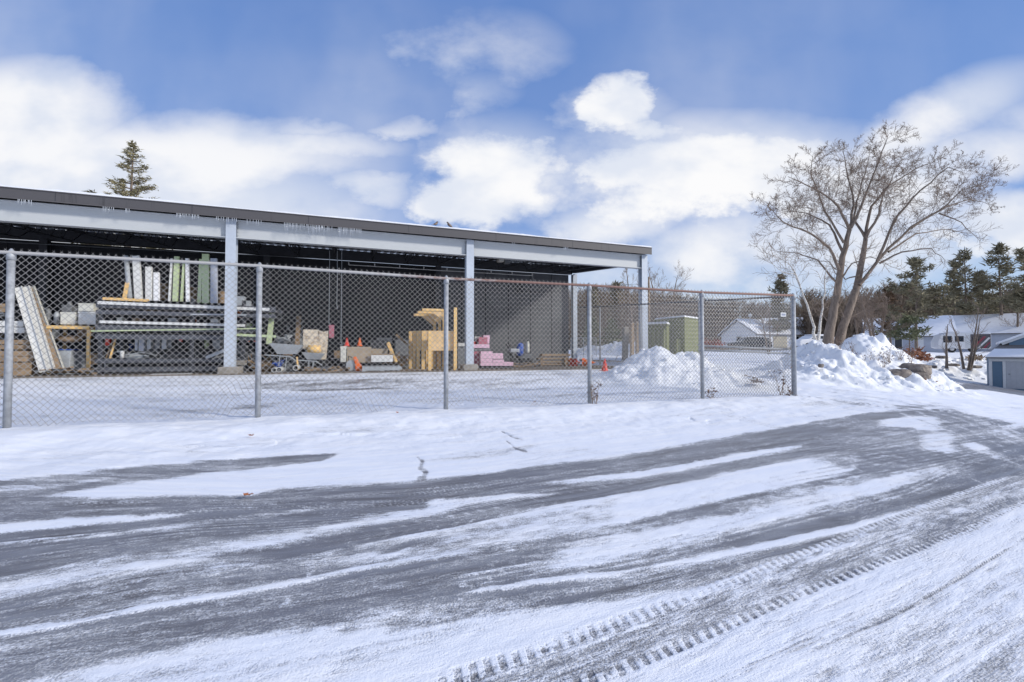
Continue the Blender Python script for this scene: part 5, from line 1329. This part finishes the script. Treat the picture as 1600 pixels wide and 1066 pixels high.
for k, (px, Y, yt) in enumerate(((1312,16.2,545),(1332,16.5,522),(1346,16.4,540),(1364,16.4,545),(1388,16.6,552),(1405,16.8,550),(1422,17,555),(1378,15.6,560))):
    p = gpt(px, Y); z0 = hp2(p.x, p.y)
    weed(['tall single dead stalk on the big snow pile left shoulder','straight dead stalk in front of the big pile summit','forked dead stalk right of the pile summit','dead stalks with seeds halfway down the big pile','reddish dead stalks on the right shoulder of the big pile','dense dead stalks near the right end of the big pile','dead stalks at the far right foot of the big pile','low dead stalks in front on the big pile'][k], px, Y, yt, 20+k, 7, .45, zb=z0, h=.75)
def clump(name, label, cat, pos, s, m, seed, n=60, flat=.5):
    r = random.Random(seed); b = MB(); th = None
    for k in range(n):
        p = Vector((r.gauss(0,s*.4), r.gauss(0,s*.4), abs(r.gauss(0,s*.4*flat)))); b.tri(p, p+rv(r,s*.28), p+rv(r,s*.28))
    o = b.build(name, m, None); o.location = pos; tag(o, label, cat); return o
for lab, px, py, Y, s_ in (('rust-brown leafy bush behind the right end of the big snow pile',1430,550,20,.5),('rusty brush at the top of the boulder group',1440,558,19,.4),('rust-brown leaf clump stuck in the middle of the big snow pile',1328,560,15.9,.22)):
    clump('brown_bush', lab, 'bush', at_depth(px, py+4, Y), s_, M_rustbush, int(px), 160)
clump('brown_bush', 'dry tan grass tuft on the bank right of the saplings', 'bush', at_depth(1524, 562, 39), .8, M_oldwood, 9, 120)
clump('leaf_heap', 'brown leaves and sticks caught on the right slope of the fenced snow pile', 'leaf debris', at_depth(1182, 598, 12.0), .22, M_leaf, 3, 90, .6)
clump('leaf_heap', 'small brown leaves at the top of that right slope', 'leaf debris', at_depth(1166, 588, 12.2), .10, M_leaf, 4, 40, .5)
for lab, px, py, s_ in (('curled orange leaf on the snow verge below the second fence post',392,686,.05),('flat orange-brown leaf lying on the dark icy road',388,782,.05),('brown leaf on the snow under the fence mesh right of the third post',835,632,.06),('tiny leaf on the verge left of the third fence post',621,650,.03)):
    g = on_ground(px, py); r = random.Random(int(px)); b = MB()
    for k in range(6): a = k*pi/3; b.tri((0,0,.02), (s_*cos(a)*r.uniform(.6,1), s_*sin(a)*.7, .02+r.uniform(0,.03)), (s_*cos(a+.9)*.8, s_*sin(a+.9)*.6, .02+r.uniform(0,.03)))
    o = b.build('fallen_leaf', mat('orange_leaf', (.45,.16,.06), .7, .3, 20), None); o.location = g+Vector((0,0,.02)); tag(o, lab, 'leaf')
# boulders
def rock(label, pos, sx, sy, sz, seed, rz=0, m=None, name='boulder', cat='boulder'):
    bm_v = []; b = MB(); n, mseg = 22, 14; r = random.Random(seed)
    for i in range(mseg+1):
        ph = pi*i/mseg
        for k in range(n):
            th_ = 2*pi*k/n; d = Vector((sin(ph)*cos(th_), sin(ph)*sin(th_), cos(ph)))
            q = Vector([math.copysign(abs(c)**.62, c) for c in d])
            s_ = 1+.25*(float(fbm(np.array(d.x*1.6+seed+5), np.array(d.y*1.6+d.z*1.3+7), 4, seed))-.5)*2
            b.v.append((q.x*sx*s_, q.y*sy*s_, q.z*sz*s_+sz*.75))
    for i in range(mseg):
        for k in range(n): b.f.append((i*n+k, i*n+(k+1)%n, (i+1)*n+(k+1)%n, (i+1)*n+k))
    o = b.build(name, m or M_stone, None, False); o.location = pos; o.rotation_euler = (0,0,rz); return tag(o, label, cat)
rock('left rounded boulder at the snow pile edge, partly under snow', at_depth(1401,597,15.5), .36, .35, .26, 3)
rock('large upper boulder on top of the boulder group', at_depth(1430,585,15.8), .40, .4, .20, 5, .3)
rock('squared lower boulder under the large upper one', at_depth(1433,602,15.5), .27, .3, .26, 8, .1)
rock('small dark boulder behind, left of the upper one', at_depth(1419,577,16.3), .17, .2, .13, 9, .5)
clump('brown_bush', 'reddish twig bundle at the right foot of the boulders', 'bush', at_depth(1448,602,15.3), .28, M_rustbush, 77, 120, 1.2)
rock('lone brown stone stuck in the near side of the big snow pile', at_depth(1283,574,14.6), .07,.07,.06, 12, 0, M_stone, 'stone', 'stone')
for k,(px,py) in enumerate(((1470,560),(1457,575),(1490,572),(1525,575))):
    rock(['brown rubble lump left on the far snow bank','brown rubble lump near the foot of the far snow bank','rubble lump between the saplings','rubble lump right of the forked sapling'][k], at_depth(px,py,37), .35,.3,.12, 40+k, k, M_stone, 'stone', 'stone')

# ------------------------------------------------------------------ green cabinets
def prism_thing(name, label, cat, corners, z0, h, m, top=None):
    c = corners[0]; th = thing(name, label, cat, (c.x, c.y, z0)); P = [p-c for p in corners]
    b = MB(); b.hexa([(p.x,p.y,0) for p in P]+[(p.x,p.y,h) for p in P]); b.build('body', m, th, bevel=.03); return th, P
Yc = 20.5; A = gpt(1070, Yc); B_ = gpt(1097, Yc+1.6); D_ = gpt(1022, Yc+1.9); C_ = B_+D_-A
for v in (A,B_,C_,D_): v.z = 0
z0 = gz(A.x, A.y)-.2; zt1 = at_depth(1070, 497, Yc).z; h = zt1-z0
th, P = prism_thing('green_cabinet', 'large olive green utility cabinet with a bright side and snow on its lid', 'utility cabinet', [A,B_,C_,D_], z0, h, M_tgreen)
b = MB(); b.hexa([(p.x*1.02-.02,p.y*1.02-.03,h+.002) for p in P]+[(p.x*1.02-.02,p.y*1.02-.03,h+.04) for p in P]); b.build('lid', M_tgreen, th)
b = MB(); b.hexa([(p.x,p.y,h+.042) for p in P]+[(p.x*.96+.02,p.y*.96+.04,h+.13) for p in P]); b.build('lid_snow', M_snow, th, bevel=.03)
ux = (P[3]).normalized(); nx_ = Vector((ux.y,-ux.x,0)); nx_ = nx_ if nx_.y < 0 else -nx_
def onface(u0, u1, z0_, z1_, d0, d1, nm, m_):
    b = MB(); q = [ux*u0+nx_*d0, ux*u1+nx_*d0, ux*u1+nx_*d1, ux*u0+nx_*d1]; b.hexa([(v.x,v.y,z0_) for v in q]+[(v.x,v.y,z1_) for v in q]); return b.build(nm, m_, th, bevel=.015)
onface(.2,.55,h*.22,h*.60,.003,.28,'side_box',M_tgreen)
onface(.75,1.6,h*.12,h*.85,.003,.03,'door',M_tgreen); onface(.95,1.0,h*.4,h*.55,.032,.07,'handle',M_dark)
onface(-.0+1.25,1.3,h*.15,h*.82,.032,.045,'door_seam',M_dark)
A2 = gpt(1042, 19.9); B2 = gpt(1046, 20.6); D2 = gpt(1010, 20.6); C2 = B2+D2-A2
for v in (A2,B2,C2,D2): v.z = 0
zt2 = at_depth(1042, 508, 19.9).z; h2 = zt2-z0
th, P = prism_thing('green_cabinet', 'smaller olive green cabinet with fins and thick snow, left of the large one', 'utility cabinet', [A2,B2,C2,D2], z0, h2, M_tgreen)
ux = P[3].normalized(); nx_ = Vector((ux.y,-ux.x,0)); nx_ = nx_ if nx_.y < 0 else -nx_
for k in range(4): onface(.06+k*.24,.16+k*.24,h2*.1,h2*.9,.003,.14,'fin',M_tgreen)
b = MB(); b.hexa([(p.x*1.05,p.y*1.05-.1,h2+.002) for p in P]+[(p.x*1.05,p.y*1.05-.1,h2+.05) for p in P]); b.build('lid', M_tgreen, th)
b = MB(); b.hexa([(p.x*1.04,p.y*1.04-.09,h2+.052) for p in P]+[(p.x,p.y,h2+.16) for p in P]); b.build('lid_snow', M_snow, th, bevel=.03)

# ------------------------------------------------------------------ houses
def house(name, label, px, Y, rz, Lx, D, wh, rh, mw, mr, z0, wins=(), doors=(), cat='house', over=.35, end_wins=(), chimney=None, snow=True):
    p = gpt(px, Y); th = thing(name, label, cat, (p.x, p.y, z0), rz)
    b = MB(); b.box(0,Lx,0,D,0,wh); n = len(b.v)
    for x in (0, Lx):
        b.v += [(x,0,wh),(x,D,wh),(x,D/2,wh+rh)]; b.f.append((len(b.v)-3,len(b.v)-2,len(b.v)-1))
    b.build('wall', mw, th)
    for nm, zz, t_, m_ in (('roof',0,.12,M_shingle),('roof_snow',.125,.14,M_snow)):
        if nm == 'roof_snow' and not snow: continue
        b = MB(); s_ = rh/(D/2); o_ = over
        for sgn in (0,1):
            y0 = -o_ if sgn == 0 else D+o_; e = wh-o_*s_+zz+.002
            pts = [(y0,e),(D/2,wh+rh+zz+.002),(D/2,wh+rh+zz+t_),(y0,e+t_*.8)]
            b.v += [(-o_,y,z) for y,z in pts]+[(Lx+o_,y,z) for y,z in pts]; n = len(b.v)-8
            for f in ((0,1,5,4),(1,2,6,5),(2,3,7,6),(3,0,4,7),(0,3,2,1),(4,5,6,7)): b.f.append(tuple(n+i for i in f))
        b.build(nm, m_, th)
    for x0,x1,z0_,z1_ in wins:
        w_ = MB().box(x0-.08,x1+.08,-.05,-.002,z0_-.08,z1_+.08).build('window', M_trim, th); MB().box(x0,x1,-.07,-.052,z0_,z1_).build('pane', M_glass, w_)
    for y0,y1,z0_,z1_ in end_wins:
        w_ = MB().box(-.05,-.002,y0-.08,y1+.08,z0_-.08,z1_+.08).build('window', M_trim, th); MB().box(-.07,-.052,y0,y1,z0_,z1_).build('pane', M_glass, w_)
    for x0,x1,z1_,m_ in doors: MB().box(x0,x1,-.06,-.002,0,z1_).build('door', m_, th)
    b = MB(); b.box(-.06,.06,-.06,-.003,0,wh-.15); b.box(Lx-.06,Lx+.06,-.06,-.003,0,wh-.15); b.build('corner_trim', M_trim, th)
    if chimney: b = MB(); x,y = chimney; b.box(x,x+.7,y,y+.7,wh,wh+rh+1.); b.build('chimney', M_conc, th)
    return th
def hz(px, py, Y): return at_depth(px, py, Y).z
house('white_barn', 'white gabled barn with a full snow roof seen through the last fence bay', 1182, 60, radians(22), 6.6, 5.8, 1.9, 1.9, M_hwhite, M_snow, hz(1150,543,60), wins=[(1.5,2.3,.7,1.3)], end_wins=[(2.4,3.1,.9,1.5)], doors=[(3.2,5.8,1.6,M_cream2)])
house('long_house', 'cream-walled snowy roofed building right behind the white barn', 1206, 66, radians(-10), 4.5, 6., 1.9, 2.3, M_cream2, M_snow, hz(1200,542,64), wins=[(.6,1.3,.7,1.5),(2.8,3.6,.7,1.5)], doors=[(1.6,2.3,1.7,M_trim)])
house('white_cottage', 'small white cottage with dark windows right of the fence corner post', 1240, 66, radians(8), 3.2, 4, 2.6, 1.2, M_hwhite, M_snow, hz(1245,537,66), wins=[(.6,1.2,1.6,2.3),(1.8,2.5,.6,1.3)])
house('ranch_house', 'pale grey-blue house with a snowy roof behind the big snow pile', 1356, 52, radians(-36), 7.2, 6., 2.0, 2.0, M_hgrey, M_snow, hz(1400,552,52), wins=[(2.4,3.0,.5,1.7),(5.6,6.4,.8,1.6)], doors=[(4,4.8,1.8,M_trim)])
house('ranch_house', 'cream-gabled wing with a snowy roof left of the motorhome', 1455, 50, radians(30), 3.4, 3.2, 2.3, 1.6, M_cream2, M_snow, hz(1450,552,50), end_wins=[(1.1,1.9,.8,1.6)], wins=[(1,1.8,.8,1.6)])
house('ranch_house', 'long low house with the widest snow roof behind the motorhome', 1484, 53, radians(-42), 7.6, 6., 2.2, 2.0, M_hgrey, M_snow, hz(1500,550,53), wins=[(5.2,5.8,.8,1.7),(.8,1.6,.8,1.7)], doors=[(6.2,7.0,1.9,M_trim)], chimney=None)
house('white_house', 'pale house upper storey peeking over the widest snow roof', 1522, 70, radians(-40), 3.4, 5, 4.6, 1.3, M_hwhite, M_snow, hz(1500,548,70), wins=[(.5,1.1,3.2,4.2),(2.0,2.6,3.2,4.2)])
# garage at right edge
def garage():
    Y = 32.; x0 = gpt(1545, Y).x; zb = gz(x0+2, Y)-.1; zb = hz(1560, 606, Y); S_ = Y/F
    th = thing('garage', 'slate blue garage with a pale grey door and snowy roof at the right edge', 'garage', (x0, Y, zb), radians(-45)); hgt = 46*S_; SX = S_*.68
    Lx = 4.2; D = 4.5
    MB().box(0, Lx, .0, D, -.3, hgt).build('wall', M_blueside, th)
    b = MB(); z = .1
    while z < hgt-.25: b.box(.16, 21*SX-.02, -.014, -.002, z, z+.1); z += .125
    b.build('siding', M_blueside, th)
    b = MB(); b.box(-.03,.14,-.05,-.003,-.1,hgt-.22); b.box(20.5*SX,25.5*SX,-.05,-.003,-.1,hgt-.22); b.box(-.03,Lx+.05,-.08,-.003,hgt-.218,hgt+.0); b.build('trim', M_trim, th, bevel=.01)
    d = MB().box(25.5*SX+.01, 25.5*SX+2.5, -.035, -.002, 0, hgt-.23).build('door', M_door, th)
    b = MB()
    for k in range(9): b.box(25.5*SX+.2+k*.27, 25.5*SX+.215+k*.27, -.039, -.036, .05, hgt-.28)
    b.build('groove', M_greym, d); b = MB(); b.tube([(25.5*SX+.12,-.04,1.0),(25.5*SX+.12,-.09,1.0),(25.5*SX+.2,-.09,1.0)], .015, 6); b.build('handle', M_dark, d)
    # roof: shallow slope up and back with snow at the eave, shingle above
    e = hgt; b = MB(); k0 = (-.25,-.35,e+.004); 
    def slab(ya, za, yb_, zb_, t_, n_, m_, xa=-.25, xb=.9, xe=None):
        b = MB(); X0, X1 = xa, Lx+.3; b.hexa([(X0,ya,za),(X1,ya,za),(X1,yb_,zb_),(xb,yb_,zb_),(X0,ya,za+t_),(X1,ya,za+t_),(X1,yb_,zb_+t_),(xb,yb_,zb_+t_)]); return b.build(n_, m_, th, bevel=.01)
    slab(-.35, e, 2.2, e+1.15, .07, 'roof', M_shingle, -.2, .75)
    slab(-.36, e+.073, .85, e+.073+.545, .07, 'roof_snow', M_snow, -.18, .3)
    # gable wing above
    b = MB(); gx = 1.05; b.prism([(gx,e+.3),(gx,e+1.15),(gx+2.2,e+2.25),(gx+4.4,e+1.15),(gx+4.4,e+.3)], 1.6, 5.5); b.build('gable', M_blueside, th)
    b = MB(); b.beam((gx-.35,1.5,e+1.02),(gx+2.2,1.5,e+2.32),.1,.16,(0,0,1)); b.beam((gx+2.2,1.5,e+2.32),(gx+4.7,1.5,e+1.02),.1,.16,(0,0,1)); b.build('rake_board', M_trim, th)
    for a_, c_ in (((gx-.5,e+1.04),(gx+2.2,e+2.42)),((gx+2.2,e+2.42),(gx+4.9,e+1.04))):
        b = MB(); b.v += [(a_[0],1.35,a_[1]),(c_[0],1.35,c_[1]),(c_[0],5.6,c_[1]),(a_[0],5.6,a_[1])]; b.v += [(x,y,z+.13) for x,y,z in b.v[:4]]
        for f in ((0,3,2,1),(4,5,6,7),(0,1,5,4),(1,2,6,5),(2,3,7,6),(3,0,4,7)): b.f.append(f)
        b.build('gable_snow', M_snow, th)
garage()
# motorhome
def motorhome():
    Y = 42.; p = gpt(1466, Y); zb = hz(1500, 551, Y); S_ = Y/F; th = thing('motorhome', 'white motorhome with dark windows and maroon stripes parked by the long house', 'motorhome', (p.x, Y, zb), radians(-30))
    Lx = 78*S_*.76; h0 = .35; h1 = 30*S_
    b = MB(); b.prism([(0,h0+.15),(0,h1*.55),(.25,h1*.93),(.6,h1),(Lx-.1,h1),(Lx,h1-.1),(Lx,h0),(.3,h0)], 0, 2.3); b.build('body', M_hwhite, th, bevel=.05)
    for x0, x1, z0, z1 in ((.35,.95,.52,.85),(1.15,1.75,.56,.84),(2.3,2.9,.56,.84)):
        w_ = MB().box(x0,x1,-.02,-.002,h1*z0,h1*z1).build('window', M_glass, th)
    MB().box(1.85,2.2,-.025,-.002,h0+.05,h1*.88).build('door', M_trim, th)
    MB().box(Lx*.62,Lx-.03,-.015,-.002,h0+.02,h1*.93).build('slide_panel', mat('dark_grey_panel',(.10,.09,.10),.4,.2,3), th)
    for k in range(4):
        b = MB(); x = Lx*.63+k*.38; w_ = .16; X1 = min(x+1.0, Lx-.04); f = (X1-x)/1.0
        b.prism([(x,h0+.05),(x+w_,h0+.05),(min(X1+w_*.0,Lx-.04),h0+.05+(h1*.8-h0)*f*.95),(X1-w_*f,h0+.05+(h1*.8-h0)*f)], -.022-.003*k, -.017-.003*k); b.build('stripe', mat('maroon_paint',(.28,.03,.06),.4,.1,3) if k % 2 == 0 else M_trim, th)
    for x in (.95, Lx-1.2):
        w_ = MB().lathe([(.15,-.12),(.30,-.11),(.33,0),(.30,.1),(.15,.1)], (x,.12,.33), 18, 'y').build('wheel', M_black, th, True); MB().lathe([(.01,-.135),(.16,-.13),(.15,-.12)], (x,.12,.33), 14, 'y').build('rim', M_trim, w_, True)
    b = MB(); b.box(1.,1.7,.7,1.3,h1+.002,h1+.16); b.build('roof_unit', M_trim, th, bevel=.03); MB().box(.6,Lx-.1,.05,2.25,h1+.001,h1+.08).build('roof_snow', M_snow, th, bevel=.03)
motorhome()
def car(label, px, py, Y, rz, m, Lx=4.4, snow=True, hscale=1.):
    p = gpt(px, Y); zb = hz(px, py, Y); th = thing('parked_car', label, 'car', (p.x, Y, zb), rz); H1 = 1.55*hscale
    b = MB(); b.prism([(0,.35),(0,.75),(.15,.92),(1.0,1.0),(1.55,H1*.97),(2.1,H1),(3.5,H1*.98),(4.15,1.05),(Lx,.95),(Lx,.4),(Lx-.2,.28),(.2,.28)], 0, 1.75); b.build('body', m, th, bevel=.06)
    for poly in ([(1.25,1.03),(1.65,H1*.93),(2.15,H1*.94),(2.15,1.03)],[(2.25,1.03),(2.25,H1*.94),(3.35,H1*.92),(3.75,1.03)]):
        b = MB(); b.prism(poly, -.015, -.002); b.build('side_window', M_glass, th)
    for x in (.85, Lx-.9):
        w_ = MB().lathe([(.14,-.1),(.29,-.09),(.32,0),(.29,.09),(.14,.1)], (x,.08,.32), 18, 'y').build('wheel', M_black, th, True); MB().lathe([(.01,-.125),(.18,-.12),(.17,-.1)], (x,.08,.32), 14, 'y').build('rim', M_greym, w_, True)
    MB().box(0.02,.06+.0,.1,.45,.62,.75).build('headlight', M_trim, th); MB().box(.02,.06,1.3,1.65,.62,.75).build('headlight', M_trim, th)
    if snow: b = MB(); b.box(1.7,3.45,.1,1.65,H1+.002,H1+.1); b.build('roof_snow', M_snow, th, bevel=.04)
car('dark parked car low behind the fence brace rails in front of the white barn', 1146, 547.5, 52, radians(-3), M_car)
car('pale car with a greenish windscreen parked right of the fence corner post', 1250, 545, 46, radians(4), M_hwhite, snow=True, hscale=.9)
# far left field: low brick-red bushes, mesh hurdle
for k, (px, Y) in enumerate(((1104,56),(1112,56),(1121,57))):
    clump('red_bush', ['left rust-red bush beyond the green cabinets','middle rust-red bush beyond the green cabinets','right rust-red bush next to the white barn corner'][k], 'bush', at_depth(px, 541, Y), 1.0, mat('red_twigs', (.35,.08,.05), .9, .3, 3), 90+k, 160, .8)
# utility pole with wires
p = gpt(1014.5, 58); zt3 = hz(1014, 433, 58); th = thing('utility_pole', 'thin wooden utility pole close right of the shed end column', 'utility pole', (p.x, 58, gz(p.x,58)))
MB().lathe([(.15,0),(.11,zt3-gz(p.x,58))], (0,0,0), 8).build('pole', M_oldwood, th, True); hh = hz(1014,454,58)-gz(p.x,58)
MB().box(-.7,.7,-.06,.06,hh,hh+.12).build('crossarm', M_oldwood, th)
b = MB(); q0_ = gpt(700, 62)-p; b.tube([(0,0,hh+.9),(q0_.x*.5,q0_.y*.5,hh+.6),(q0_.x,q0_.y,hh+1.2)], .02, 3); b.tube([(0,0,hh+.3),(q0_.x*.5,q0_.y*.5,hh-.1),(q0_.x,q0_.y,hh+.4)], .02, 3); b.build('wire', M_dark, th)
p = gpt(1172.5, 62); th = thing('lamp_post', 'small lamp post rising above the white barn roof', 'lamp post', (p.x, 62, gz(p.x,62)))
h_ = hz(1172,490,62)-gz(p.x,62); MB().lathe([(.06,0),(.05,h_-.5)], (0,0,0), 8).build('pole', M_greym, th); MB().lathe([(.08,h_-.5),(.22,h_-.4),(.25,h_-.1),(.05,h_)], (0,0,0), 12).build('lamp_head', M_trim, th, True)
# low wire hurdle and rubble by the back fence
p = gpt(903, 26); z_ = gz(p.x,26); th = thing('mesh_hurdle', 'low grey mesh hurdle standing behind the back of the shed', 'barrier', (p.x-.4, 26, z_), .1)
b = MB(); zt4 = hz(905,528,26)-z_
for x in (0,.75,1.5): b.tube([(x,0,-.1),(x,0,zt4)], .02, 6)
b.tube([(0,0,zt4),(1.5,0,zt4)], .02, 6); b.tube([(0,0,.15),(1.5,0,.15)], .02, 6); b.build('frame', M_galv, th)
b = MB()
for k in range(26): b.tube([(k*.06,.0,.15),(k*.06,.0,zt4)], .004, 3)
for k in range(10): b.tube([(0,.0,.15+k*.09),(1.5,.0,.15+k*.09)], .004, 3)
b.build('wire_infill', M_galv, th)
th = thing('timber_offcut', 'rough brown branch lying on the snow from the shed corner towards the concrete post', 'branch', on_ground(907,563)+Vector((0,0,.04)))
e = on_ground(975,568)-on_ground(907,563); r = random.Random(3); q = [Vector((0,0,0)).lerp(e, k/6.)+rv(r,.05) for k in range(7)]
MB().tube(q, [.06,.07,.05,.05,.04,.03,.02], 6).build('limb', M_oldwood, th, True)
b = MB(); [b.tube([q[k], q[k]+rv(r,.22)+Vector((0,0,.12))], [.02,.008], 4) for k in range(1,6)]; b.build('twigs', M_twig, th)
# birds on the roof edge
for k, (px, rz_) in enumerate(((681,.6),(702,-.7))):
    t = bpos(px, 356, -.2).x; zr = ZF1+.075; pp = BF(t, -.2, zr)
    th = thing('bird', ['brown bird perched on the snowy roof edge, left one facing right','brown bird perched on the snowy roof edge, right one facing left'][k], 'bird', pp, TH+rz_*(1 if k == 0 else 4))
    b = MB(); q = [Vector((-.10,0,.045)),Vector((-.06,0,.06)),Vector((-.02,0,.08)),Vector((.03,0,.115)),Vector((.05,0,.15)),Vector((.065,0,.175)),Vector((.085,0,.178)),Vector((.115,0,.172))]
    b.tube(q, [.008,.022,.04,.045,.030,.024,.020,.002], 12); b.build('body', mat('brown_feathers',(.14,.10,.08),.8,.4,20), th, True)
    b = MB(); b.hexa([(-.19,-.018,.02),(-.07,-.02,.05),(-.07,.02,.05),(-.19,.018,.02),(-.19,-.018,.027),(-.07,-.02,.062),(-.07,.02,.062),(-.19,.018,.027)]); b.build('tail', M_twig, th)
    for s_ in (-1,1):
        b = MB(); b.prism([(-.10,.05),(-.02,.06),(.04,.12),(.02,.14),(-.05,.10)], s_*.040-.004, s_*.040+.004); b.build('wing', M_twig, th)
        b = MB(); b.tube([(.0,s_*.015,.06),(.005,s_*.015,0),(.03,s_*.018,.0)], .003, 4); b.build('leg', M_dark, th)
